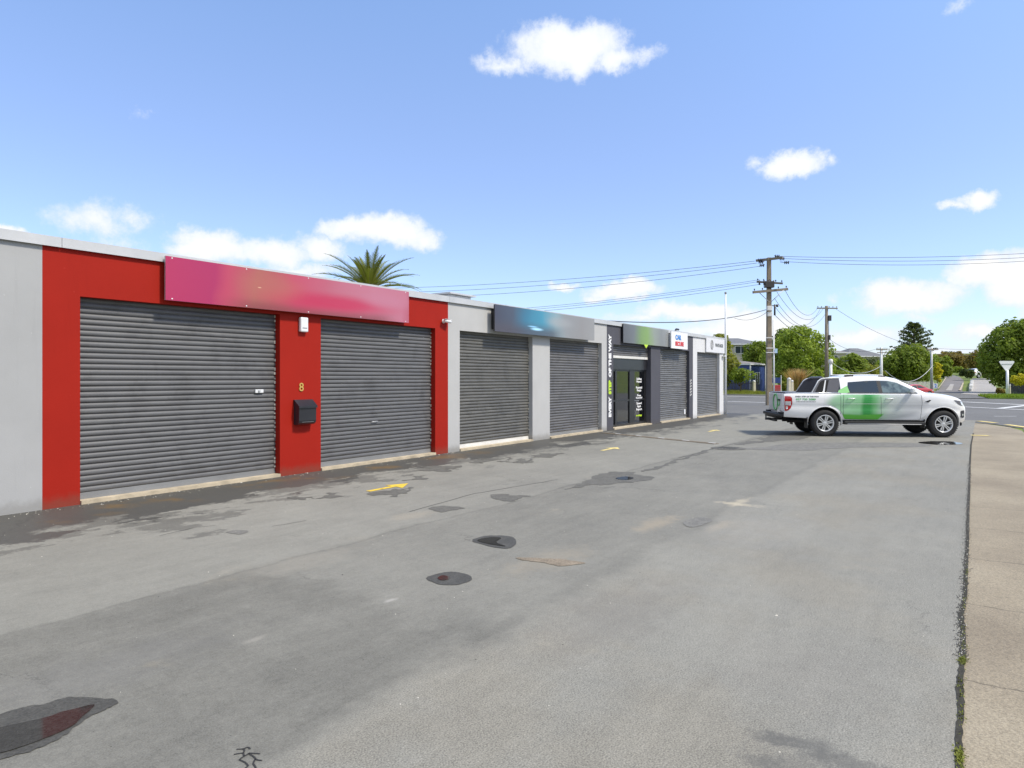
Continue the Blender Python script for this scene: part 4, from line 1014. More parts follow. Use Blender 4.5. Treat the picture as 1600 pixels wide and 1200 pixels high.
# shut lines, handles, mirrors
for sg in (-1, 1):
    for ln in ([(.52, 1.245), (.50, 1.0), (.50, .62)], [(1.53, 1.245), (1.54, .52)], [(2.62, 1.235), (2.64, 1.0), (2.60, .52)], [(.50, .505), (1.54, .49), (2.60, .49)], [(.43, 1.23), (.43, .55)]):
        mb = MB()
        for a, b_ in zip(ln[:-1], ln[1:]):
            n = 8
            for k in range(n):
                x0, z0 = a[0]+(b_[0]-a[0])*k/n, a[1]+(b_[1]-a[1])*k/n; x1, z1 = a[0]+(b_[0]-a[0])*(k+1)/n, a[1]+(b_[1]-a[1])*(k+1)/n
                dx, dz = z1-z0, -(x1-x0); L = math.hypot(dx, dz); dx, dz = dx/L*.004, dz/L*.004
                mb.quad((x0-dx, sg*(B.side(x0, z0)+.005), z0-dz), (x1-dx, sg*(B.side(x1, z1)+.005), z1-dz), (x1+dx, sg*(B.side(x1, z1)+.005), z1+dz), (x0+dx, sg*(B.side(x0, z0)+.005), z0+dz))
        mb.build('shut_line', M['trim'], ute)
    for x in (.62, 1.66):
        mb = MB(); y = B.side(x, 1.10); mb.tube([(x, sg*(y+.005), 1.10), (x+.03, sg*(y+.04), 1.105), (x+.17, sg*(y+.04), 1.105), (x+.20, sg*(y+.005), 1.10)], .014, 8); mb.build('door_handle', M['car_white'], ute)
    mb = MB(); mb.box((2.32, min(sg*.90, sg*1.05), 1.27), (2.42, max(sg*.90, sg*1.05), 1.41), 0, .03); mi_ = mb.build('mirror', M['car_white'], ute)
    mb = MB(); mb.tube([(2.40, sg*.84, 1.27), (2.37, sg*.94, 1.29)], .025, 8); mb.build('mirror_arm', M['trim'], mi_)
    # vent badge, side step, mud flap
    MB().bm(B.panel([(2.70, 1.02), (2.84, 1.075), (2.88, 1.06), (2.80, 1.0)], sg, .012), 0).build('side_vent', M['trim'], ute)
    st_ = MB(); st_.box((.52, min(sg*.70, sg*.965), .355), (2.72, max(sg*.70, sg*.965), .445), 0, .018); st_ = st_.build('side_step', M['trim'], ute)
    mb = MB(); mb.tube([(.60, sg*.965, .372), (2.60, sg*.965, .372)], .013, 6); mb.build('bright_strip', M['galv'], st_)
    mb = MB(); mb.box((-.50, min(sg*.62, sg*.90), .24), (-.48, max(sg*.62, sg*.90), .55)); mb.build('mud_flap', M['trim'], ute)
    mb = MB(); mb.box((2.70, min(sg*.64, sg*.92), .26), (2.715, max(sg*.64, sg*.92), .52)); mb.build('mud_flap', M['trim'], ute)
    # lamps
    tl = MB().bm(B.panel([(-1.13, .735), (-1.13, 1.17), (-.98, 1.165), (-.925, 1.12), (-.92, .95), (-.96, .82), (-1.04, .745)], sg, .012, step=.05), 0, True).build('tail_lamp', M['lens_red'], ute)
    MB().bm(B.panel([(-1.115, .90), (-1.115, 1.02), (-.955, 1.015), (-.965, .90)], sg, .017, step=.05), 0, True).build('reversing_lens', M['lens_clear'], tl)
    MB().bm(B.panel([(-1.10, .79), (-1.10, .87), (-1.04, .87), (-1.05, .79)], sg, .017, step=.05), 0, True).build('indicator_lens', M['lens_clear'], tl)
    hl = MB().bm(B.panel([(3.50, 1.075), (3.72, 1.035), (3.86, .985), (3.87, .92), (3.74, .905), (3.64, .95)], sg, .010, step=.05), 0, True).build('headlight', M['trim_grey'], ute)
    MB().bm(B.panel([(3.70, 1.025), (3.85, .98), (3.86, .925), (3.75, .915), (3.72, .96)], sg, .015, step=.04), 0, True).build('lens', M['lens_clear'], hl)
    fl = MB().bm(B.panel([(3.72, .58), (3.72, .76), (3.87, .775), (3.89, .68), (3.88, .57), (3.80, .555)], sg, .010, step=.05), 0, True).build('fog_lamp_surround', M['trim'], ute)
    MB().bm(B.panel([(3.77, .62), (3.78, .67), (3.84, .67), (3.84, .62)], sg, .015, step=.05), 0, True).build('lens', M['lens_clear'], fl)
mb = MB(); mb.box((3.90, -.50, .60), (3.95, .50, .98), 0, .015)
for k in range(4): mb.box((3.95, -.46, .66+k*.08), (3.958, .46, .69+k*.08), 1)
mb.build('grille', [M['trim'], M['trim_grey']], ute)
mb = MB(); mb.box((3.45, -.62, .32), (3.86, .62, .44), 0, .03); mb.build('skid_plate', M['trim'], ute)
# rear: tailgate print, bumper, tow bar, chassis
tg = MB(); tg.box((-1.165, -.76, .72), (-1.14, .76, 1.235), 0, .008); tg = tg.build('tailgate', M['car_white'], ute)
mb = MB()
for (cy, rad, r_) in ((-.05, .24, .022), (-.42, .10, .014)): mb.tube([(-1.170, cy+rad*math.cos(w), .97+rad*math.sin(w)) for w in np.linspace(0, 6.2832, 33)], r_, 6, cap=False)
mb.build('ring_emblem', M['text_green'], tg)
mb = MB(); mb.box((-1.185, -.58, 1.02), (-1.165, -.30, 1.07), 0, .006); mb.build('tailgate_handle', M['trim'], tg)
bp = MB(); bp.box((-1.33, -.86, .565), (-1.12, .86, .655), 0, .025); bp.box((-1.29, -.55, .50), (-1.10, .55, .565), 0, .02); bp.box((-1.24, -.88, .655), (-1.13, -.62, .70), 0, .012); bp.box((-1.24, .62, .655), (-1.13, .88, .70), 0, .012); bp = bp.build('rear_bumper', M['trim'], ute)
mb = MB(); mb.box((-1.46, -.035, .42), (-1.05, .035, .48)); mb.tube([(-1.44, 0, .48), (-1.44, 0, .54)], .02, 8); mb.lathe([(0, .60), (.022, .59), (.03, .565), (.02, .54)], 12, 'z', (-1.44, 0, 0)); mb.box((-1.30, -.45, .40), (-1.22, .45, .47)); mb.build('tow_bar', M['trim'], ute)
mb = MB(); mb.box((-1.05, -.42, .40), (3.5, -.30, .55)); mb.box((-1.05, .30, .40), (3.5, .42, .55)); mb.box((.9, -.55, .34), (2.3, .55, .48)); mb.tube([(0, -.75, .385), (0, .75, .385)], .06, 8); mb.tube([(WB, -.75, .385), (WB, .75, .385)], .05, 8); mb.lathe([(0, -.16), (.14, -.10), (.16, 0), (.14, .10), (0, .16)], 16, 'y', (0, 0, .385))
mb.tube([(-.95, -.50, .42), (-.2, -.52, .44)], .05, 8); mb.build('chassis', M['under'], ute)
# printed side wrap
def wrap_mat():
    m, nt, b = new_mat('green_side_print'); c = coords(nt); x, y, z = nt.sep(c)
    f = nt.math('DIVIDE', nt.math('ADD', x, .15), 3.0)
    out = nt.ramp(nt.math('ADD', f, nt.lin(nt.noise(c, .8, 2), .3, .7, -.02, .02)), [(0, (.50, .52, .51)), (.12, (.36, .58, .38)), (.26, (.30, .58, .32)), (.38, (.24, .53, .26)), (.42, (.03, .30, .06)), (.47, (.03, .30, .06)), (.51, (.16, .44, .18)), (.57, (.38, .56, .40)), (.66, (.50, .56, .52)), (.80, (.52, .54, .55)), (1, (.58, .58, .59))])
    low = nt.math('MULTIPLY', nt.sstep(nt.math('ADD', z, nt.math('MULTIPLY', nt.math('ABSOLUTE', nt.math('SUBTRACT', x, .95)), -.05)), .60, .66, 1, 0), nt.math('MULTIPLY', nt.sstep(nt.math('ADD', x, nt.math('MULTIPLY', z, .9)), .96, 1.02), nt.sstep(nt.math('SUBTRACT', x, nt.math('MULTIPLY', z, .9)), .98, 1.04, 1, 0)))
    out = nt.mix(low, out, (.10, .46, .04))
    d = nt.vmath('LENGTH', nt.vmath('MULTIPLY', nt.vmath('SUBTRACT', c, (1.40, 0, .93)), (1/1.45, 0, 1/.48)))
    d = nt.math('MULTIPLY', nt.sstep(d, .82, 1.08), nt.math('SUBTRACT', 1.0, low))
    out = nt.mix(d, out, (.86, .86, .86))
    nt.put(b.inputs['Base Color'], out); b.inputs['Roughness'].default_value = .35; b.inputs['Coat Weight'].default_value = .6; b.inputs['Coat Roughness'].default_value = .05
    return m
M['wrap'] = wrap_mat()
M['lime_print'] = simple('pale_green_print', (.26, .60, .20), .35, .05, coat=.5)
arc = lambda x0, a0, a1, r_: [(x0+r_*math.cos(R(a)), .39+r_*math.sin(R(a))) for a in np.linspace(a0, a1, 9)]
wp = [(.02, 1.22), (-.05, .95)] + arc(0, 92, 18, .54) + [(.56, .50), (2.55, .50)] + [(2.72, .62), (2.86, .90), (2.60, 1.22)]
for sg in (-1, 1):
    MB().bm(B.panel(wp, sg, .003, step=.07), 0, True).build('side_print', M['wrap'], ute)
    MB().bm(B.panel([(.36, 1.262), (.40, 1.34), (.56, 1.425), (.665, 1.475), (.70, 1.262)], sg, .004, True, .05), 0, True).build('corner_print', M['lime_print'], ute)
def side_text(txt, x, z, size, mt, w, bold=.002):
    o = text_obj('lettering', txt, size, M[mt], ute, Matrix.Rotation(R(90), 4, 'X'), bold=bold, ext=.001, width=w)
    for v in o.data.vertices:
        v.co.x += x; v.co.z += z; v.co.y += -(B.side(v.co.x, v.co.z)+.004)
    return o
side_text('EVERY STEP OF THE WAY', -.50, 1.155, .055, 'text_grey', .66); side_text('027 735 2080', -.54, 1.075, .075, 'text_green', .55)
mb = MB()
for k in range(13): mb.box((-.80+k*.042, -(B.side(-.6, 1.01)+.005), 1.0), (-.80+k*.042+.028, -(B.side(-.6, 1.01)+.002), 1.018))
mb.build('small_print', M['text_grey'], ute)

# --- small cars in the distance
def small_car(label, mat, loc, rz, scale=1.0):
    t = empty('parked_car', loc, rz, label, 'car'); t.scale = (scale,)*3
    C_ = Body((-.75, 3.35), ([-.75, -.68, 0, .6, 2.2, 2.6, 3.1, 3.25, 3.35], [.80, .93, .98, .96, .95, .92, .82, .74, .58]), ([-.75, 3.35], [.30, .28]),
              ([-.75, -.6, 2.6, 3.0, 3.35], [.74, .83, .83, .78, .58]), lambda x: float(np.interp(x, [-.7, 2.2, 2.6, 3.3], [.0, .0, .04, .02])),
              (-.70, 2.5), ([-.70, -.45, .2, .9, 1.4, 2.5], [.96, 1.30, 1.43, 1.46, 1.42, .95]), .95, .78, .60)
    carve(C_.lower(None, 44), mat, M['under'], t, (0, 2.55), r=.36, zc=.31, y_in=.5)
    C_.cabin(None, 30).build('cabin', mat, t)
    for sg in (-1, 1):
        for x in (0, 2.55): make_wheel(t, x, sg, .31, .31, .19, .825, 5, False)
        MB().bm(C_.panel([(-.05, 1.0), (.05, 1.26), (.35, 1.33), (.80, 1.35), (.82, 1.0)], sg, .006, True), 0).build('rear_window', M['tint'], t)
        MB().bm(C_.panel([(.88, 1.0), (.87, 1.35), (1.25, 1.33), (2.02, 1.0)], sg, .006, True), 0).build('front_window', M['tint'], t)
        MB().bm(C_.panel([(-.72, .70), (-.70, .88), (-.55, .92), (-.5, .78)], sg, .012, step=.05), 0).build('tail_lamp', M['lens_red'], t)
        MB().bm(C_.panel([(2.85, .74), (3.15, .72), (3.27, .64), (3.0, .64)], sg, .012, step=.05), 0).build('headlight', M['lens_clear'], t)
    mb = MB()
    for x, nm in ((-.62, 'r'), (1.55, 'f')):
        xs = np.linspace(-.66, -.42, 6) if nm == 'r' else np.linspace(1.52, 2.40, 6)
        rows = []
        for x_ in xs:
            tt = C_.cab_top(x_); ys = C_.cside(max(.95, tt-.1))
            rows += [(x_, f*ys, tt+.028-.02*f*f) for f in np.linspace(-.8, .8, 7)]
        mb.add(rows, [(i*7+j, (i+1)*7+j, (i+1)*7+j+1, i*7+j+1) for i in range(5) for j in range(6)], 0, True)
    mb.build('screens', M['tint'], t)
    return t
at_px0 = lambda px, y: (px-800)/F*y
small_car('red hatchback parked across the street in front of the white fence', M['car_red'], (at_px0(1447, 62) - 1.75, 62, .06), R(12), .74)
p = G(1531, 590.8); small_car('white car parked at the top of the concrete driveway', M['car_white'], (p.x-1.0, p.y, p.z), R(8), 1.25)
# ------------------------------------------------------------------ trees and plants
def leaf_cloud(lobes, n, size, r, shell=.35, droop=0.0, flat=.0, aspect=.62):
    """many leaf-sized faces spread over and through clumps; returns a mesh builder"""
    mb = MB(); W = [l[3]*l[4] if len(l) > 4 else l[3]**2 for l in lobes]; tot = sum(W); cum = np.cumsum(W)/tot
    vs = []; fs = []
    for i in range(n):
        l = lobes[int(np.searchsorted(cum, r.random()))]
        c = Vector(l[:3]); rx = l[3]; rz = l[4] if len(l) > 4 else l[3]
        d = Vector((r.gauss(0, 1), r.gauss(0, 1), r.gauss(0, 1)+.25)).normalized()
        k = 1 - shell*r.random()**1.6
        bumpy = 1 + .30*mnoise.noise(d*2.7 + c*1.3)
        if r.random() < .05: bumpy *= r.uniform(1.06, 1.28)
        p = c + Vector((d.x*rx, d.y*rx, d.z*rz))*k*bumpy
        nr = (d*.8 + Vector((r.gauss(0, .5), r.gauss(0, .5), r.gauss(0, .5)+.35))).normalized()
        t = nr.cross(Vector((r.gauss(0, 1), r.gauss(0, 1), r.gauss(0, 1)))).normalized(); b_ = nr.cross(t)
        sz = size*r.uniform(.6, 1.35); t = t*sz; b_ = b_*sz*aspect
        p.z -= droop*r.random()
        o = len(vs); vs += [p-t, p-b_*.9+t*.1, p+t, p+b_*.9+t*.1]; fs.append((o, o+1, o+2, o+3))
    mb.add(vs, fs, 0); return mb
def round_lobes(w, h, z0, n, r, rel=.40, egg=.0):
    """clumps filling an egg-shaped crown of width w and height h standing on z0"""
    L = [(0, 0, z0+h*.5, w*.30, h*.34)]
    for i in range(n):
        a = i*2.39996 + r.uniform(-.3, .3); u = (i+.5)/n; zz = u*2-1
        rr = math.sqrt(max(0, 1-zz*zz))*(1-egg*max(0, zz))
        rad = w*rel*r.uniform(.42, .72)*.75
        L.append((math.cos(a)*rr*(w*.5-rad*.8), math.sin(a)*rr*(w*.5-rad*.8), z0+h*.5+zz*(h*.5-rad*.75), rad, rad*r.uniform(.75, 1.0)))
    return L
def trunk_mb(h, r0, r, limbs=5, spread=1.5, top=None):
    mb = MB(); pts = [Vector((0, 0, -.1)), Vector((r.uniform(-.05, .05)*h*.3, 0, h*.35)), Vector((r.uniform(-.1, .1)*h*.4, r.uniform(-.1, .1)*h*.3, h*.75)), Vector((r.uniform(-.1, .1)*h*.5, 0, h*1.05))]
    mb.tube(pts, [r0*1.25, r0*.85, r0*.6, r0*.25], 8)
    for i in range(limbs):
        a = i*2.4 + r.random(); b0 = pts[1].lerp(pts[2], r.random())
        e = b0 + Vector((math.cos(a)*spread, math.sin(a)*spread, spread*.8*r.uniform(.7, 1.3)))
        mb.tube([b0, b0.lerp(e, .5)+Vector((0, 0, spread*.12)), e], [r0*.5, r0*.32, r0*.08], 6)
    return mb
def tree(label, base, w, h, z0, mat, n=4960, size=0.198, seed=1, lobes=14, group=None, name='tree', cat='tree', egg=0.1, rel=.42, trunk=True, shell=.4, droop=.0, flat=1.0):
    r = random.Random(seed)
    t = empty(name, base, r.uniform(0, 6), label, cat, group)
    L = round_lobes(w, h-z0, z0, lobes, r, rel, egg)
    leaf_cloud(L, n, size, r, shell, droop).build('crown' if trunk else 'foliage', M[mat], t)
    if trunk: trunk_mb(z0+(h-z0)*.45, max(.06, w*.028), r, 6, w*.26).build('trunk', M['bark'], t)
    return t
def at_px(px, y, py=None):
    x = (px-800)/F*y; return Vector((x, y, gz(x, y)))
def zof(py, y): return EYE + (HOR-py)/F*y
def px_tree(label, px, y, x0, x1, top, crown_bottom, mat, **k):
    b = at_px(px, y); w = (x1-x0)/F*y; h = zof(top, y)-b.z; z0 = max(.0, zof(crown_bottom, y)-b.z)
    return tree(label, b, w, h, z0, mat, **k)
G_BG = 'trees beyond the street'
px_tree('dense conical yellow-green tree just past the far white end of the shops', 1124, 76, 1093, 1157, 519, 612, 'leaf_olive', seed=11, n=5890, size=0.152, egg=.75, lobes=22, rel=.36, group=G_BG)
px_tree('small open tree with a crooked bare trunk in front of the blue house', 1157, 74, 1137, 1180, 573, 599, 'leaf_mid', seed=12, n=1395, size=0.137, lobes=9, rel=.5, group=G_BG)
px_tree('dark tree between the pale upper storey and the utility pole', 1181, 92, 1160, 1206, 531, 582, 'leaf_mid', seed=13, n=4030, size=0.182, lobes=14, group=G_BG)
px_tree('big round broad tree right of the tall utility pole', 1248, 82, 1196, 1302, 507, 610, 'leaf_bright', seed=14, n=11625, size=0.182, lobes=30, rel=.36, egg=.25, group=G_BG)
px_tree('dark pointed treetop showing over the left shoulder of the big round tree', 1222, 100, 1203, 1250, 510, 590, 'leaf_dark', seed=15, n=3100, size=0.213, lobes=12, egg=.6, group=G_BG)
px_tree('low bright shrub beside the tan pampas grass', 1276, 72, 1262, 1296, 576, 614, 'leaf_bright', seed=16, n=2325, size=0.122, lobes=10, trunk=False, name='shrub', cat='shrub', group='shrubs')
px_tree('low yellowish shrub behind the cream post', 1230, 76, 1216, 1243, 593, 614, 'leaf_olive', seed=17, n=1085, size=0.122, lobes=7, trunk=False, name='shrub', cat='shrub', group='shrubs')
px_tree('loose mid-green tree behind the pickup cab', 1330, 96, 1302, 1352, 551, 606, 'leaf_mid', seed=18, n=4650, size=0.198, lobes=14, group=G_BG)
px_tree('bright low shrub in front of the loose tree behind the pickup', 1312, 84, 1292, 1340, 575, 612, 'leaf_bright', seed=19, n=2790, size=0.152, lobes=12, trunk=False, name='shrub', cat='shrub', group='shrubs')
px_tree('yellow-green flowering shrub left of the white utility pole', 1362, 90, 1338, 1384, 571, 608, 'leaf_olive', seed=20, n=3100, size=0.152, lobes=12, trunk=False, name='shrub', cat='shrub', group='shrubs')
px_tree('wide tiered green tree above the white picket fence', 1420, 98, 1378, 1460, 537, 604, 'leaf_mid', seed=21, n=10075, size=0.205, lobes=24, rel=.38, group=G_BG)
px_tree('bushy green tree behind the white utility pole', 1384, 104, 1362, 1404, 560, 606, 'leaf_bright', seed=35, n=3410, size=0.190, lobes=12, group=G_BG)
px_tree('slim yellow conifer beside the curved hill road', 1465, 92, 1457, 1474, 565, 598, 'leaf_yellow', seed=22, n=2325, size=0.122, lobes=10, egg=.7, group=G_BG)
px_tree('olive tree at the top of the curved hill road', 1488, 165, 1461, 1512, 548, 582, 'leaf_orange', seed=23, n=3720, size=0.319, lobes=14, group=G_BG)
px_tree('russet autumn tree beside the driveway', 1537, 140, 1512, 1562, 547, 580, 'leaf_orange', seed=24, n=4030, size=0.274, lobes=14, group=G_BG)
px_tree('big leafy tree at the right behind the triangular sign', 1600, 76, 1543, 1668, 497, 616, 'leaf_mid', seed=25, n=14725, size=0.205, lobes=30, rel=.36, egg=.2, group=G_BG)
px_tree('round dark bush between the hill road and the driveway', 1510, 118, 1500, 1521, 576, 590, 'leaf_dark', seed=26, n=1395, size=0.167, lobes=8, trunk=False, name='shrub', cat='shrub', group='shrubs')
px_tree('pale green bush on the bank above the curved road', 1497, 150, 1488, 1506, 572, 583, 'leaf_bright', seed=27, n=1085, size=0.198, lobes=7, trunk=False, name='shrub', cat='shrub', group='shrubs')
px_tree('russet bush on the bank below the hillside roofs', 1519, 175, 1505, 1534, 566, 580, 'leaf_orange', seed=28, n=1395, size=0.258, lobes=8, trunk=False, name='shrub', cat='shrub', group='shrubs')
px_tree('yellow shrub at the foot of the big right-hand tree', 1597, 66, 1580, 1612, 583, 603, 'leaf_yellow', seed=29, n=1395, size=0.122, lobes=8, trunk=False, name='shrub', cat='shrub', group='shrubs')
px_tree('dark red-leaved bush beside the sign post', 1563, 70, 1557, 1570, 606, 619, 'leaf_orange', seed=30, n=775, size=0.106, lobes=6, trunk=False, name='shrub', cat='shrub', group='shrubs')
px_tree('treetop just showing over the roof beside the box vent', 785, 52, 770, 800, 476, 520, 'leaf_dark', seed=31, n=1860, size=0.152, lobes=9, group='trees behind the shops')
px_tree('low rounded treetop showing over the white end front', 1079, 62, 1068, 1090, 522, 560, 'leaf_mid', seed=32, n=1395, size=0.152, lobes=9, group='trees behind the shops')
for k, (px, y, x0, x1, top, mt, lab) in enumerate(((1300, 190, 1270, 1330, 566, 'leaf_dark', 'dark far tree on the skyline left of the hip roof'), (1356, 200, 1342, 1374, 556, 'leaf_mid', 'far tree on the skyline behind the hip roof'), (1400, 210, 1370, 1430, 562, 'leaf_dark', 'far dark tree on the skyline behind the tiered tree'), (1450, 220, 1432, 1472, 566, 'leaf_olive', 'far olive tree on the skyline left of the hill road'), (1545, 230, 1520, 1575, 566, 'leaf_mid', 'far tree on the skyline behind the russet tree'))):
    px_tree(lab, px, y, x0, x1, top, 592, mt, seed=60+k, n=1705, size=0.456, lobes=10, group=G_BG)


for k, (px, y, x0, x1, top, mt, lab) in enumerate(((1318, 108, 1298, 1340, 558, 'leaf_bright', 'pale green tree between the slim dark pole and the hip roof'), (1345, 100, 1330, 1364, 566, 'leaf_olive', 'yellowish tree right of the loose tree behind the pickup'), (1474, 130, 1462, 1490, 556, 'leaf_mid', 'green tree at the bend of the curved hill road'), (1500, 178, 1484, 1520, 560, 'leaf_mid', 'green tree standing in front of the long grey roof'), (1548, 120, 1534, 1566, 556, 'leaf_olive', 'olive tree between the driveway and the big right-hand tree'), (1480, 260, 1455, 1505, 560, 'leaf_dark', 'dark far tree behind the olive tree on the hill'), (1512, 270, 1494, 1534, 562, 'leaf_mid', 'far tree on the skyline above the hillside roofs'), (1330, 230, 1310, 1352, 566, 'leaf_olive', 'far olive tree on the skyline beside the hip roof'))):
    px_tree(lab, px, y, x0, x1, top, 590, mt, seed=90+k, n=1900, size=.003*y, lobes=13, group=G_BG)
for k, (px, y, x0, x1, top, lab) in enumerate(((1486, 160, 1476, 1494, 574, 'low bush on the bank left of the long grey roof'), (1506, 168, 1497, 1517, 573, 'low bush under the wall of the long grey roofed house'))):
    px_tree(lab, px, y, x0, x1, top, 586 if y > 120 else 606, 'leaf_bright' if k != 1 else 'leaf_mid', seed=110+k, n=900, size=.0028*y, lobes=8, trunk=False, name='shrub', cat='shrub', group='shrubs')

for k, (px, x0, x1, top, lab) in enumerate(((1482, 1474, 1491, 575, 'leftmost of the bushes hiding the wall of the long grey roof'), (1496, 1488, 1505, 577, 'middle one of the bushes hiding the wall of the long grey roof'), (1515, 1503, 1528, 576, 'rightmost of the bushes hiding the wall of the long grey roof'))):
    px_tree(lab, px, 186, x0, x1, top, 588, ('leaf_mid', 'leaf_bright', 'leaf_olive')[k], seed=130+k, n=1300, size=.38, lobes=9, trunk=False, name='shrub', cat='shrub', group='shrubs')

# dark araucaria with upswept layered limbs
b = at_px(1428, 125); t = empty('araucaria_tree', b, 0, 'tall dark open conifer with upswept limbs above the tiered tree', 'tree', G_BG)
r = random.Random(5); hT = zof(504, 125)-b.z; mb = MB(); MBt = MB().tube([(0, 0, 0), (0, 0, hT*.6), (0, 0, hT*.97)], [.35, .22, .05], 8); L = []
for k in range(60):
    u = .40 + .58*(k/60); a = k*2.39996; reach = (1-((u-.48)/.56)**2)*3.5*r.uniform(.65, 1.1) if u > .4 else 3
    reach = max(.5, reach); z = hT*u; e = Vector((math.cos(a)*reach, math.sin(a)*reach, z + reach*.28))
    MBt.tube([(0, 0, z), e*.5 + Vector((0, 0, z*.5-.1)), e], [.07, .05, .02], 5)
    for j in range(5):
        p = Vector((0, 0, z)).lerp(e, .30+.17*j); L.append((p.x, p.y, p.z, .34, .24))
leaf_cloud(L, 5200, .17, r, .7).build('crown', M['leaf_dark'], t); MBt.build('trunk', M['bark'], t)

# palm behind the shops
pb = P(577, 452, 42); pz = pb.z
t = empty('palm_tree', (pb.x, pb.y, 0), 0, 'palm with stiff arching fronds rising behind the pink sign', 'palm')
r = random.Random(9); tk = MB(); zz = np.linspace(0, pz, 40); tk.tube([(0, 0, z) for z in zz], [.36+(.03 if i % 2 else 0) for i in range(40)], 12); tk.build('trunk', M['bark'], t)
for k in range(38):
    a = k*2.39996; el = R(84 - 82*(k/38)**.85) + r.uniform(-.05, .05); Lf = r.uniform(2.9, 3.5)*(1 if k > 9 else .74)
    rib = []; p = Vector((math.cos(a)*.12, math.sin(a)*.12, 0)); ang = el
    for j in range(11):
        rib.append(p.copy()); p = p + Vector((math.cos(a)*math.cos(ang), math.sin(a)*math.cos(ang), math.sin(ang)))*(Lf/10); ang -= .035 + .075*(j/10)*(1.2 if el < 1.0 else .55)
    f = MB(); f.tube(rib, [.035-.003*j for j in range(11)], 4, 1)
    side = Vector((-math.sin(a), math.cos(a), 0))
    for j in range(1, 44):
        u = .12 + .88*j/44; i = min(9, int(u*10)); q = rib[i].lerp(rib[i+1], u*10-i); tn = (rib[i+1]-rib[i]).normalized(); upv = side.cross(tn)
        ll = .52*math.sin(math.pi*min(1, .18+u*.80))*r.uniform(.85, 1.1)
        for s_ in (-1, 1):
            d = (side*s_*.62 + tn*.72 + upv*(.28 if upv.z > 0 else -.28)).normalized(); e = q + d*ll; e.z -= .05*r.random()
            wv = tn*.034
            f.add([q-wv, q+wv, e], [(0, 1, 2)], 0)
    f.build('frond', [M['palm_leaf'], M['palm_rib']], t, (0, 0, pz))
# pampas clump
b = at_px(1245, 70); t = empty('pampas_clump', b, 0, 'tan dry tussock of tall grass behind the cream post', 'grass clump')
r = random.Random(4); mb = MB(); hh = zof(573, 70)-b.z
for i in range(900):
    a = r.random()*6.283; sp = abs(r.gauss(0, .34)); l = hh*r.uniform(.55, 1.0); w = .022
    bs = Vector((math.cos(a)*.25*r.random(), math.sin(a)*.25*r.random(), 0)); mid = bs + Vector((math.cos(a)*sp*l*.35, math.sin(a)*sp*l*.35, l*.65)); e = bs + Vector((math.cos(a)*sp*l*.95, math.sin(a)*sp*l*.95, l))
    sd = Vector((-math.sin(a+.8), math.cos(a+.8), 0))*w
    mb.add([bs-sd, bs+sd, mid+sd*1.3, mid-sd*1.3, e], [(0, 1, 2, 3), (3, 2, 4)], 0 if l > hh*.66 else 1)
mb.build('blades', [M['pampas'], M['leaf_olive']], t)
# clipped hedge by the hip-roofed house
b = at_px(1362, 108); t = tree('long clipped dark hedge below the grey hip roof', b, 5.0, zof(557, 108)-b.z, .0, 'leaf_dark', n=3100, size=0.152, seed=40, lobes=18, trunk=False, name='hedge', cat='hedge', rel=.5); t.scale = (1.0, .5, 1)
t.rotation_euler.z = 0
b = at_px(1590, 63); 
# grass tufts on the near side of the right-hand verge
def grass_strip(name, a, b_, depth, n, h, mat, z=.08):
    mb = MB(); r = random.Random(n); d = Vector(b_)-Vector(a); nn = Vector((-d.y, d.x, 0)).normalized()
    for i in range(n):
        p = Vector(a) + d*r.random() + nn*depth*r.random(); p.z = gz(p.x, p.y)+z-.02; l = h*r.uniform(.5, 1.2); an = r.random()*6.3
        c_, s_ = math.cos(an)*.03, math.sin(an)*.03; e = p + Vector((r.gauss(0, .3)*l, r.gauss(0, .3)*l, l))
        mb.add([p-Vector((c_, s_, 0)), p+Vector((c_, s_, 0)), e], [(0, 1, 2)])
    return tag(mb.build(name, M[mat]), kind='stuff')
M['verge_green'] = leaf_mat('verge_blades', (.17, .26, .025), .35, .3)
M['lawn'] = simple('lawn_soil', (.15, .22, .03), .95, .3, 1.2)
vp = [G(1536, 620.5), G(1545, 623), G(1680, 624.6), G(1680, 619.5), G(1560, 618.6)]
mb = MB(); mb.sheet([(p.x, p.y) for p in vp], .10); mb.sheet([(p.x, p.y) for p in vp], -.02)
for i in range(len(vp)):
    a, c_ = vp[i], vp[(i+1) % len(vp)]; mb.quad((a.x, a.y, -.02), (c_.x, c_.y, -.02), (c_.x, c_.y, .10), (a.x, a.y, .10))
tag(mb.build('grass_verge', M['lawn']), kind='structure')
grass_strip('grass', vp[1]+Vector((0, .2, 0)), vp[2]+Vector((0, .2, 0)), 5.5, 4500, .28, 'verge_green', .10)
a = G(1095, 616.5); c_ = G(1205, 616.5)
grass_strip('grass', a, c_, 8.0, 4500, .34, 'leaf_olive', .06)

# ------------------------------------------------------------------ poles and wires
def insulator(mb, p, h=.16, r_=.05):
    mb.lathe([(.015, 0), (.015, .04), (r_, .05), (r_*.6, .08), (r_, .09), (r_*.5, h*.8), (0, h)], 8, 'z', p)
def crossarm(t, z, half, ang, sz=.10, y0=-.18, n=4, tilt=0.0):
    ca, sa = math.cos(ang), math.sin(ang); mb = MB()
    a_, b_ = Vector((-ca*half, -sa*half+y0, z-tilt)), Vector((ca*half, sa*half+y0, z+tilt)); mb.tube([a_, b_], sz*.62, 4, 0, False)
    arm = mb.build('crossarm', M['timber'], t)
    for k in range(n):
        u = -.92 + 1.84*k/max(1, n-1); m2 = MB(); insulator(m2, (ca*half*u, sa*half*u+y0, z+tilt*u+sz*.5)); m2.build('insulator', M['insul'], arm)
    return arm
PY = 43.5; pb = at_px(1201.5, PY); HP = zof(399, PY)
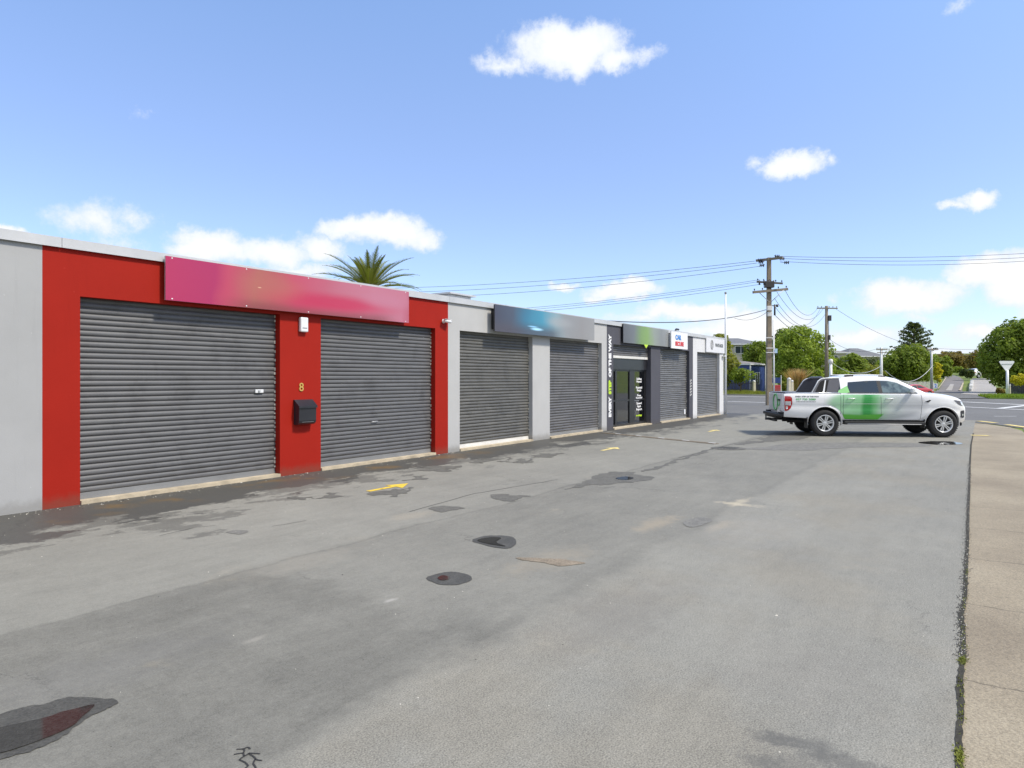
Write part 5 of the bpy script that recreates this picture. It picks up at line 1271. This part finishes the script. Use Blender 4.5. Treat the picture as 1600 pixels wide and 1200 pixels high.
pole = empty('utility_pole', pb, 0, 'tall brown utility pole with three crossarms and a white conduit behind the pickup tail', 'utility pole', 'utility poles')
MB().tube([(0, 0, -.2), (0, 0, HP*.5), (0, 0, HP-.15)], [.23, .19, .15], 4, 0, False).build('pole', M['concrete_pole'], pole)
top_arm = crossarm(pole, HP-.25, .85, R(-42), .16, -.05, 0)
for (x, y, z, dx) in ((-.72, -.5, HP-.35, -1), (-.60, -.2, HP-.45, -1), (-.45, .2, HP-.62, -1), (.55, -.2, HP-.08, 1), (.85, -.4, HP-.25, 1), (1.15, -.5, HP-.5, 1)):
    m2 = MB(); prof = []
    for k in range(3): prof += [(.02, k*.11), (.115, k*.11+.03), (.03, k*.11+.06)]
    m2.lathe([(r_, z_-.15) for r_, z_ in prof], 8, 'x', (x*.9, y*.5, z))
    m2.tube([(x*.55, y*.4, z+.05), (x*.9, y*.5, z)], .02, 5)
    m2.build('insulator_string', M['insul'], pole)
mid = crossarm(pole, zof(442, PY), .78, R(-25), .13, -.12, 5, -.1)
m2 = MB(); m2.box((-.35, -.30, zof(450, PY)), (.25, .0, zof(440, PY)), 0, .03)
for k in range(4): m2.tube([(-.7+.3*k, -.25, zof(439, PY)), (-.7+.3*k, -.25, zof(446, PY))], .05, 6)
m2.build('switchgear', M['insul'], pole)
la = crossarm(pole, zof(455, PY), 1.17, R(8), .17, -.24, 5, .12)
m2 = MB(); m2.tube([(-.75, -.26, zof(457, PY)), (-.03, -.2, zof(473, PY))], .022, 5); m2.tube([(.85, -.2, zof(454, PY)), (.03, -.2, zof(473, PY))], .022, 5); m2.build('brace', M['galv'], pole)
m2 = MB(); m2.box((-.26, -.42, zof(486, PY)), (.06, -.20, zof(479, PY)), 0, .02); m2.box((-.2, -.36, zof(495, PY)), (.08, -.2, zof(488, PY)), 0, .02); m2.build('service_box', M['offwhite'], pole)
m2 = MB(); m2.tube([(.32, -.12, zof(476, PY)), (.32, -.12, zof(493, PY))], .055, 6); m2.tube([(.15, -.1, zof(478, PY)), (.55, -.12, zof(478, PY))], .03, 6); m2.tube([(.48, -.12, zof(480, PY)), (.48, -.12, zof(476, PY))], .07, 6); m2.build('cable_bracket', M['insul'], pole)
m2 = MB(); m2.tube([(.27, -.14, .05), (.245, -.12, zof(500, PY))], .055, 8)
m2.build('conduit', M['white'], pole)
m2 = MB()
for py in (528, 544, 551): m2.box((-.25, -.25, zof(py, PY)-.03), (.29, -.205, zof(py, PY)+.03))
m2.build('strap', M['offwhite'], pole)
m2 = MB(); m2.box((.28, -.22, zof(552, PY)), (.46, -.19, zof(545, PY)), 0, .008); m2.build('number_plate', simple('pale_blue_plate', (.42, .58, .72), .5, .05), pole)
def simple_pole(label, px, y, top, mat, half, ang, rad=.16, extra=True):
    b = at_px(px, y); h = zof(top, y)-b.z
    t = empty('utility_pole', b, 0, label, 'utility pole', 'utility poles')
    MB().tube([(0, 0, -.2), (0, 0, h)], [rad*1.25, rad*.85], 8).build('pole', M[mat], t)
    crossarm(t, h-.25, half, ang, .13, -.15, 6)
    if extra:
        m2 = MB(); m2.box((rad*.5, -.25, h-1.5), (rad*.5+.3, 0, h-.95), 0, .02); m2.tube([(rad, -.1, h-4.2), (rad, -.1, h-1.5)], .03, 5); m2.box((rad*.6, -.2, h-3.4), (rad*.6+.22, 0, h-2.9), 0, .02); m2.build('fittings', M['insul'], t)
    return t, b + Vector((0, 0, h))
P2, t2 = simple_pole('slim dark utility pole with one wide crossarm rising out of the big round tree', 1291.5, 68, 478, 'timber', 1.05, R(4), .17)
P3, t3 = simple_pole('white utility pole in front of the tiered tree', 1377, 78, 543, 'white', .65, R(5), .15, False)
m2 = MB(); m2.tube([(-.55, -.15, zof(551, 78)-P3.location.z), (.45, -.15, zof(551, 78)-P3.location.z)], .06, 4, 0, False); m2.build('crossarm', M['timber'], P3)
P4, t4 = simple_pole('grey timber utility pole at the right end of the white picket fence', 1455.5, 83, 543, 'galv', .8, R(10), .13, False)
b = at_px(1290.5, 66); t = empty('lamp_column', b, 0, 'short white capped column beside the slim dark utility pole', 'post')
m2 = MB(); hh = zof(563, 66); m2.tube([(0, -1.0, 0), (0, -1.0, hh-.3)], [.16, .13], 10); m2.build('column', M['white'], t)
MB().lathe([(0, hh+.12), (.17, hh+.05), (.20, hh-.1), (.20, hh-.32), (.13, hh-.36)], 12, 'z', (0, -1.0, 0)).build('cap', M['offwhite'], t)

def wire(label, a, b_, sag, rad=.013, group='overhead wires', n=26):
    a, b_ = Vector(a), Vector(b_); pts = []
    for i in range(n+1):
        u = i/n; p = a.lerp(b_, u); p.z -= sag*4*u*(1-u); pts.append(p)
    o = MB().tube(pts, rad, 5, cap=False).build('overhead_wire', M['wire']); tag(o, label, 'wire', group); return o
PW = lambda dx, py, dy=0: Vector((pb.x+dx, pb.y+dy, zof(py, PY)))
lab = ['topmost wire from the tall pole running left over the roofs', 'second wire from the top of the tall pole running left', 'third wire from the top of the tall pole running left']
for k, (dx, py, epx, epy) in enumerate(((-.9, 408, 330, 447), (-.75, 411, 330, 450), (-.55, 416, 330, 454))):
    wire(lab[k], PW(dx, py), P(epx, epy, 62), .85 + .2*k)
lab = ['topmost wire from the tall pole running right across the sky', 'middle wire from the tall pole running right across the sky', 'lowest wire from the tall pole running right across the sky']
for k, (dx, py, ey) in enumerate(((.7, 400.5, 381), (.95, 404, 386), (1.2, 409, 389))):
    wire(lab[k], PW(dx, py), P(1800, ey, 44), .38 + .08*k)
for k, (dx, py, ex, ey, lb) in enumerate(((-.6, 437, 560, 494, 'upper of the wires leaving the middle crossarm leftwards'), (-.65, 440, 560, 497, 'middle of the wires leaving the middle crossarm leftwards'), (-.5, 444, 560, 500, 'lower of the wires leaving the middle crossarm leftwards'))):
    wire(lb, PW(dx, py), P(ex, ey, 50), .5, .011)
wire('thick service cable from the tall pole down to the shop roof', PW(-.2, 484), SQ(24.0, -1.5, 3.75), .55, .020)
wire('drooping cable beside the thick service cable near the tall pole', PW(-.15, 488), PW(-2.2, 497), .28, .012)
for k, (dx, py, off, sg, lb) in enumerate(((1.0, 452, -.9, 1.2, 'outer slack wire from the tall pole to the slim dark pole'), (.5, 456, -.3, 1.5, 'middle slack wire from the tall pole to the slim dark pole'), (.35, 466, .2, 1.9, 'inner slack wire from the tall pole to the slim dark pole'), (.35, 478, -.6, 1.6, 'lowest slack wire from the tall pole to the slim dark pole'))):
    wire(lb, PW(dx, py), t2 + Vector((off, -.15, -.12)), sg, .014)
wire('cable from the tall pole sloping down into the big round tree', PW(.4, 493), P(1262, 526, 78), .3, .018)
for k, (off, z, e, lb) in enumerate(((.7, -.2, t4 + Vector((-.3, 0, -.1)), 'long wire from the slim dark pole to the grey pole by the fence'), (.3, -3.4, t3 + Vector((-.4, 0, -.1)), 'wire from the slim dark pole to the white pole'), (.3, -4.4, P(1330, 560, 100), 'thick cable from the slim dark pole down behind the loose tree'))):
    wire(lb, t2 + Vector((off, -.15, z)), e, .7, .016 if k < 2 else .022)
wire('pale slack cable strung in front of the tiered tree', t3 + Vector((.2, -.4, -2.6)), t4 + Vector((-.1, -.4, -2.2)), 1.6, .035).data.materials[0] = M['galv']
wire('pale slack cable from the slim dark pole to the white pole', P(1300, 567, 70), t3 + Vector((-.1, -.4, -2.0)), 1.0, .03).data.materials[0] = M['galv']
wire('wire from the grey pole by the fence running right', t4 + Vector((.3, 0, -.1)), P(1680, 534, 90), .5, .016)
wire('fainter lower wire from the grey pole by the fence running right', t4 + Vector((.3, 0, -.8)), P(1680, 545, 100), .5, .012)

# ------------------------------------------------------------------ houses, fences, small things across the street
M['weather_cream'] = simple('cream_weatherboard', (.52, .48, .42), .7, .06, 2)
M['weather_grey'] = simple('grey_weatherboard', (.10, .11, .10), .75, .1, 2)
M['house_blue'] = simple('blue_weatherboard', (.022, .050, .20), .6, .12, 2)
M['roof_grey'] = simple('grey_roof_tiles', (.15, .155, .165), .8, .2, 5, bump=.4, bscale=14)
M['roof_brown'] = simple('brown_grey_roof', (.24, .22, .21), .8, .15, 4)
M['glass_dark'] = simple('house_window_glass', (.05, .06, .07), .08, .2, 2)
def hip_roof(w, d, z, rise, over=.4, ridge=.4):
    mb = MB(); x, y = w/2+over, d/2+over; r_ = w*ridge/2
    v = [(-x, -y, z), (x, -y, z), (x, y, z), (-x, y, z), (-r_, 0, z+rise), (r_, 0, z+rise)]
    mb.add(v, [(0, 1, 5, 4), (1, 2, 5), (2, 3, 4, 5), (3, 0, 4), (3, 2, 1, 0)]); mb.box((-x-.02, -y-.02, z-.16), (x+.02, y+.02, z-.01), 1); return mb
def house(label, loc, rz, w, d, h, wall, roof, rise, wins, over=.4, ridge=.4):
    t = empty('house', loc, rz, label, 'house', 'houses')
    mb = MB(); mb.box((-w/2, -d/2, -1), (w/2, d/2, h))
    k = 0
    while k*.18 < h: mb.box((-w/2-.012, -d/2-.012, k*.18), (w/2+.012, d/2+.012, k*.18+.02)); k += 1
    mb.build('wall', M[wall], t); hip_roof(w, d, h+.17, rise, over, ridge).build('roof', [M[roof], M['white']], t)
    for (x, z, ww, wh) in wins:
        m2 = MB(); y = -d/2-.06
        m2.box((x-ww/2-.07, y, z-.07), (x+ww/2+.07, y+.05, z)); m2.box((x-ww/2-.07, y, z+wh), (x+ww/2+.07, y+.05, z+wh+.07)); m2.box((x-ww/2-.07, y, z), (x-ww/2, y+.05, z+wh)); m2.box((x+ww/2, y, z), (x+ww/2+.07, y+.05, z+wh)); m2.box((x-.03, y, z), (x+.03, y+.05, z+wh))
        f = m2.build('window', M['white'], t)
        MB().quad((x-ww/2, y+.03, z), (x+ww/2, y+.03, z), (x+ww/2, y+.03, z+wh), (x-ww/2, y+.03, z+wh)).build('pane', M['glass_dark'], f)
    return t
b = at_px(1152, 96); S96 = F/96
hz = lambda py: zof(py, 96)
house('two-storey cream house with grey hip roof behind the blue house', (b.x, 100, b.z), R(-6), 7.0, 8, hz(539)-b.z, 'weather_cream', 'roof_grey', 1.0, [(.9, hz(552)-b.z, 1.5, .95), (-1.6, hz(552)-b.z, 1.0, .95), (2.6, hz(552)-b.z, .8, .95)])
b = at_px(1172, 84)
t = house('blue cottage with white trim across the street', (b.x+.3, 87.5, 0), R(38), 3.3, 4.2, zof(570, 84), 'house_blue', 'roof_brown', .35, [(-.1, 1.0, .85, 1.35)], .15, .2)
m2 = MB()
for x in (-1.66, 1.66): m2.box((x-.07, -2.19, 0), (x+.07, -2.09, zof(570, 84)))
m2.build('corner_board', M['white'], t)
b = at_px(1342, 130); house('house with grey hip roof showing above the clipped hedge', (b.x, 132, b.z), R(10), 7.2, 7, zof(558, 130)-b.z, 'weather_cream', 'roof_grey', 1.6, [(-1.5, 1.2, 1.2, 1.0)], .5, .25)
b = at_px(1306, 118); house('pale flat-roofed house peeking out behind the slim dark pole', (b.x, 121, b.z), R(-5), 4.4, 5, zof(552, 118)-b.z, 'weather_cream', 'roof_brown', .45, [(.2, zof(562, 118)-b.z, 1.0, .7)], .5, .5)
b = at_px(1490, 190); house('long grey roofed house on the bank above the curved road', (b.x, 196, b.z), R(-12), 15, 8, zof(581, 190)-b.z, 'weather_grey', 'roof_grey', 2.2, [(-3, .8, 1.4, 1.0), (3, .8, 1.4, 1.0)], .6, .5)
b = at_px(1568, 140); house('white house glimpsed between the russet tree and the big right-hand tree', (b.x, 140, b.z), R(5), 8, 7, zof(576, 130)-b.z, 'white', 'roof_grey', 1.3, [(-2, .9, 1.3, 1.0)], .4, .4)
def fence(label, a, b_, h, mat, step, pw, post=2.2, name='fence', rail='rail'):
    a, b_ = Vector(a), Vector(b_); L = (b_-a).length; t = empty(name, a, math.atan2(b_.y-a.y, b_.x-a.x), label, 'fence', 'fences')
    mb = MB(); x = 0
    while x < L:
        mb.prism([(x, .06), (x+pw, .06), (x+pw, h-.05), (x+pw/2, h), (x, h-.05)], -.035, -.015); x += step
    mb.build('pickets', M[mat], t)
    mb = MB()
    for z in (.25*h, .78*h): mb.box((0, -.015, z), (L, .03, z+.07))
    mb.build('rail', M[mat], t)
    x = 0
    while x <= L: MB().box((x-.05, .031, 0), (x+.05, .12, h-.06)).build('post', M[mat], t); x += post
    return t
fence('dark picket fence in front of the blue cottage', at_px(1128, 79), at_px(1186, 79), 1.35, 'black', .17, .09)
fence('white picket fence behind the red car', at_px(1392, 86), at_px(1458, 86), 1.25, 'offwhite', .16, .10)
M['fence_dark'] = simple('charcoal_fence', (.045, .047, .055), .8, .2, 3)
fence('dark paling fence under the big tree behind the triangular sign', at_px(1574, 69), at_px(1660, 66), 1.35, 'fence_dark', .13, .115)
def gate_post(label, px, y, top, wd, mat, cap=True):
    b = at_px(px, y); h = zof(top, y)-b.z; t = empty('post', b, R(15), label, 'post', 'cream posts')
    MB().tube([(0, 0, 0), (0, 0, h-.15)], [wd*.75, wd*.62], 4, 0, False).build('shaft', M[mat], t)
    MB().lathe([(0, h+.08), (wd*.5, h), (wd*.62, h-.1), (wd*.5, h-.15)], 10).build('cap', M['offwhite'], t)
M['cream'] = simple('cream_post_paint', (.52, .48, .36), .8, .15, 3, dirt=.3)
gate_post('squat cream post with domed cap in front of the tan grass', 1233, 64, 591, .30, 'cream'); gate_post('slightly lower cream post leaning beside the domed post', 1237.5, 66, 594.5, .22, 'cream'); gate_post('cream gate post at the right end of the dark picket fence', 1178, 75, 595, .30, 'cream')
# red box and blue-white board behind the tall pole
b = at_px(1213, 70); t = empty('letter_box', b, 0, 'small red box on legs standing behind the tall utility pole', 'box')
m2 = MB(); m2.box((-.32, -.25, .28), (.36, .25, 1.0), 0, .04); m2.build('body', M['car_red'], t)
m2 = MB()
for x in (-.25, .29): m2.box((x-.04, -.04, 0), (x+.04, .04, .28))
m2.build('leg', M['black'], t)
t = empty('notice_board', at_px(1211, 73), 0, 'small blue and white board on posts behind the red box', 'sign')
m2 = MB(); m2.box((-.40, -.03, 1.15), (.60, .0, 1.75)); m2.box((-.22, -.04, 1.2), (-.02, -.031, 1.7), 1); m2.build('panel', [M['house_blue'], M['white']], t)
for x in (-.42, .64): MB().box((x-.035, -.05, 0), (x+.035, .02, 2.0)).build('post', M['white'], t)
# triangular road sign seen from behind
b = G(1572.5, 620); y = b.y; k = y/F
t = empty('road_sign', b, R(3), 'plain white back of a downward triangular road sign on a white post in the grass', 'road sign')
hT, hB = zof(564, y), zof(580.5, y); w = 12.2*k
tri = [(-w+.1, hT), (w-.1, hT), (w, hT-.05), (w-.03, hT-.16), (.09, hB+.03), (-.09, hB+.03), (-w+.03, hT-.16), (-w, hT-.05)]
MB().prism(tri, -.06, -.02).build('plate', M['white'], t, fix=True)
m2 = MB(); m2.box((-w*.7, -.09, hT-.30), (w*.7, -.06, hT-.24)); m2.build('bracket', M['galv'], t)
MB().tube([(0, -.11, 0), (0, -.11, hB+.10)], 1.9*k, 10).build('post', M['white'], t)
gate_post('thin pale stake beside the road sign post', 1578, 62, 601, .10, 'cream')
# white notice on the corner of the picket fence
b = at_px(1461.5, 80); t = empty('notice_sign', b, 0, 'small white notice with a dark figure 2 beside the grey pole', 'sign')
m2 = MB(); m2.box((-.24, -.03, zof(607, 80)), (.26, .0, zof(599, 80))); m2.build('panel', M['white'], t)
text_obj('lettering', '2', .55, M['text_blue'], t, LT(.01, -.035, zof(603, 80)), bold=.02)
for x in (-.2, .22): MB().box((x-.02, .0, 0), (x+.02, .04, zof(607, 80))).build('leg', M['offwhite'], t)
# low white edging wall up the driveway verge
p0, p1 = G(1516.5, 611.5), G(1518.6, 598); dd = p1-p0
t = empty('edging_wall', p0, math.atan2(dd.y, dd.x), 'low white stone edging wall between the grass strip and the driveway', 'wall')
m2 = MB(); L_ = Vector((dd.x, dd.y)).length; r = random.Random(2); x = 0
while x < L_:
    l = r.uniform(.5, .9); zz = gz(p0.x+dd.x*x/L_, p0.y+dd.y*x/L_)-p0.z; m2.box((x, -.18+r.uniform(-.05, .05), zz-.2), (x+l*.95, .18+r.uniform(-.05, .05), zz+r.uniform(.35, .60)), 0, .06); x += l
m2.build('stones', M['offwhite'], t)
# planting on the far side of the side road, out of view but mirrored in glass and puddles
for k in range(5):
    s, q = -6+k*11, 27+(k % 2)*3; p = SQ(s, q)
    tree('street tree across the side road, off the right of the photograph', (p.x, p.y, 0), 7.5, 7.0+k % 3, 1.0, 'leaf_mid', n=2480, size=0.274, seed=80+k, lobes=12, group='trees across the side road')
lay('grass_verge', [(-60, 20), (-60, 60), (36, 60), (36, 20)], M['grass'], -.004)
# ------------------------------------------------------------------ sky, sun, camera
SUN_EL = R(52); sun_h = Vector((.93, -.37, 0)).normalized()
sun_dir = Vector((sun_h.x*math.cos(SUN_EL), sun_h.y*math.cos(SUN_EL), math.sin(SUN_EL)))
ld = bpy.data.lights.new('sun', 'SUN'); ld.energy = 3.2; ld.angle = R(6); ld.color = (1.0, .925, .80)
lo = bpy.data.objects.new('sun', ld); COL.objects.link(lo); lo.rotation_euler = (-sun_dir).to_track_quat('-Z', 'Y').to_euler(); lo.location = (20, -10, 40)
w = bpy.data.worlds.new('World'); sc.world = w; w.use_nodes = True
nt = NT(w.node_tree); bg = w.node_tree.nodes['Background']; bg.inputs['Strength'].default_value = .13
sky = nt.node('ShaderNodeTexSky', sky_type='NISHITA', sun_disc=False); sky.sun_elevation = SUN_EL; sky.sun_rotation = math.atan2(sun_h.x, sun_h.y)
sky.air_density = 1.0; sky.dust_density = .6; sky.ozone_density = 2.0
dirv = nt.node('ShaderNodeTexCoord').outputs['Generated']; X, Y, Z = nt.sep(dirv)
az = nt.math('ARCTAN2', X, Y); el = nt.math('ARCSINE', Z)
av = nt.node('ShaderNodeCombineXYZ'); nt.put(av.inputs[0], az); nt.put(av.inputs[1], el); A_ = av.outputs[0]
# warp the direction a little so that cloud outlines billow
wn = nt.noise(A_, 16, 6, .62, col=True)
Aw = nt.vmath('ADD', A_, nt.vmath('MULTIPLY', nt.vmath('SUBTRACT', wn, (.5, .5, .5)), (.075, .050, 0)))
CL = [(885,76,108,40,1.15),(965,88,72,20,.8),(795,102,52,18,.6),(900,100,40,26,.8),
 (1243,258,62,25,1.15),(1303,250,30,15,.55),(1185,255,24,14,.5),(1530,312,42,14,.9),(1490,318,28,7,.5),
 (330,386,78,30,1.1),(290,392,40,18,.9),(430,392,80,26,1.0),(500,385,50,26,.9),(600,360,95,27,1.15),(550,355,55,22,1.0),(665,368,40,22,.8),(470,420,80,18,.7),
 (145,345,85,34,.55),(200,335,60,22,.4),(8,356,44,11,.9),(180,380,70,24,.35),
 (880,446,30,8,.8),(975,455,64,17,1.3),(930,462,30,10,.7),(1085,487,105,20,1.2),(1180,512,115,34,1.2),(1000,498,80,12,.6),(1120,520,90,20,.7),
 (1420,464,105,32,1.3),(1370,470,55,18,.8),(1540,425,75,34,1.35),(1600,440,70,44,1.35),(1440,494,60,9,.5),(1335,526,95,22,.85),(1440,552,120,14,.8),(1530,520,80,18,.85),(1600,522,60,24,.6),(1250,545,110,22,.6),(1700,470,120,60,1.0),
 (1508,6,44,12,.40),(218,178,16,9,.22),(1290,466,10,8,.3),(-150,380,160,40,.8),(-350,330,120,50,1.0),(1900,380,160,70,1.0),(700,-160,200,60,.9)]
acc = None
for cx, cy, rx, ry, amp in CL:
    a = math.atan((cx-800)/F); e = math.atan((HOR-cy)/F*math.cos(a))
    sx, sy = rx/F*math.cos(a)**2*1.16, ry/F*math.cos(a)*1.16
    v = nt.vmath('MULTIPLY_ADD', Aw, (1/sx, 1/sy, 0), (-a/sx, -e/sy, 0))
    f = nt.math('MULTIPLY_ADD', nt.vmath('LENGTH', v), -amp, amp)
    acc = f if acc is None else nt.math('MAXIMUM', acc, f)
nz = nt.noise(dirv, 24, 8, .70); nz2 = nt.noise(dirv, 7, 5, .6)
# fair-weather cloud added over the unseen rest of the sky for whiter fill light
back = nt.math('MULTIPLY', nt.math('MULTIPLY', nt.sstep(Y, .25, -.15), nt.sstep(Z, .02, .15)), nt.lin(nt.noise(dirv, 2.6, 5, .6), .40, .60, -.3, 1.0))
back = nt.math('SUBTRACT', back, nt.sstep(Y, -.05, .30, 0, 1.5))
acc = nt.math('MAXIMUM', acc, back)
dens = nt.math('ADD', acc, nt.math('MULTIPLY', nt.math('SUBTRACT', nz, .5), 1.05))
mask = nt.sstep(dens, .06, .55)
hz = nt.sstep(nt.math('ADD', el, nt.math('MULTIPLY', nt.math('SUBTRACT', nz2, .5), .10)), .0, .12, .14, 0)
shade = nt.mix(nt.sstep(dens, .3, 1.1), (5.0, 5.35, 6.0), (6.5, 6.4, 6.2))
col = nt.mix(1.0, sky.outputs[0], (.97, 1.035, 1.29), 'MULTIPLY')
gain = nt.sstep(el, .22, .62, 1.0, 1.44)
col = nt.vmath('MULTIPLY', col, nt.node_rgb(gain, .88))
low = nt.sstep(el, .60, .22, 0, .12)
col = nt.mix(low, col, (5.0, 5.1, 4.9))
col = nt.mix(hz, col, (4.0, 4.75, 5.9))
col = nt.mix(nt.math('MULTIPLY', mask, .97), col, shade)
nt.put(bg.inputs['Color'], col)
w.cycles.sampling_method = 'MANUAL'; w.cycles.sample_map_resolution = 512

cam = bpy.data.cameras.new('camera'); cam.sensor_width = 36; cam.lens = 24.0; cam.shift_y = -10/1600; cam.clip_end = 3000; cam.clip_start = .05
co = bpy.data.objects.new('camera', cam); COL.objects.link(co); co.location = (0, 0, EYE); co.rotation_euler = (R(90), 0, 0)
sc.camera = co
vs_ = sc.view_settings; vs_.view_transform = 'Standard'; vs_.look = 'None'; vs_.exposure = 0.45; vs_.gamma = 1.0; vs_.use_curve_mapping = False
sc.render.engine = 'CYCLES'; sc.cycles.max_bounces = 5; sc.cycles.transparent_max_bounces = 8; sc.cycles.use_denoising = True
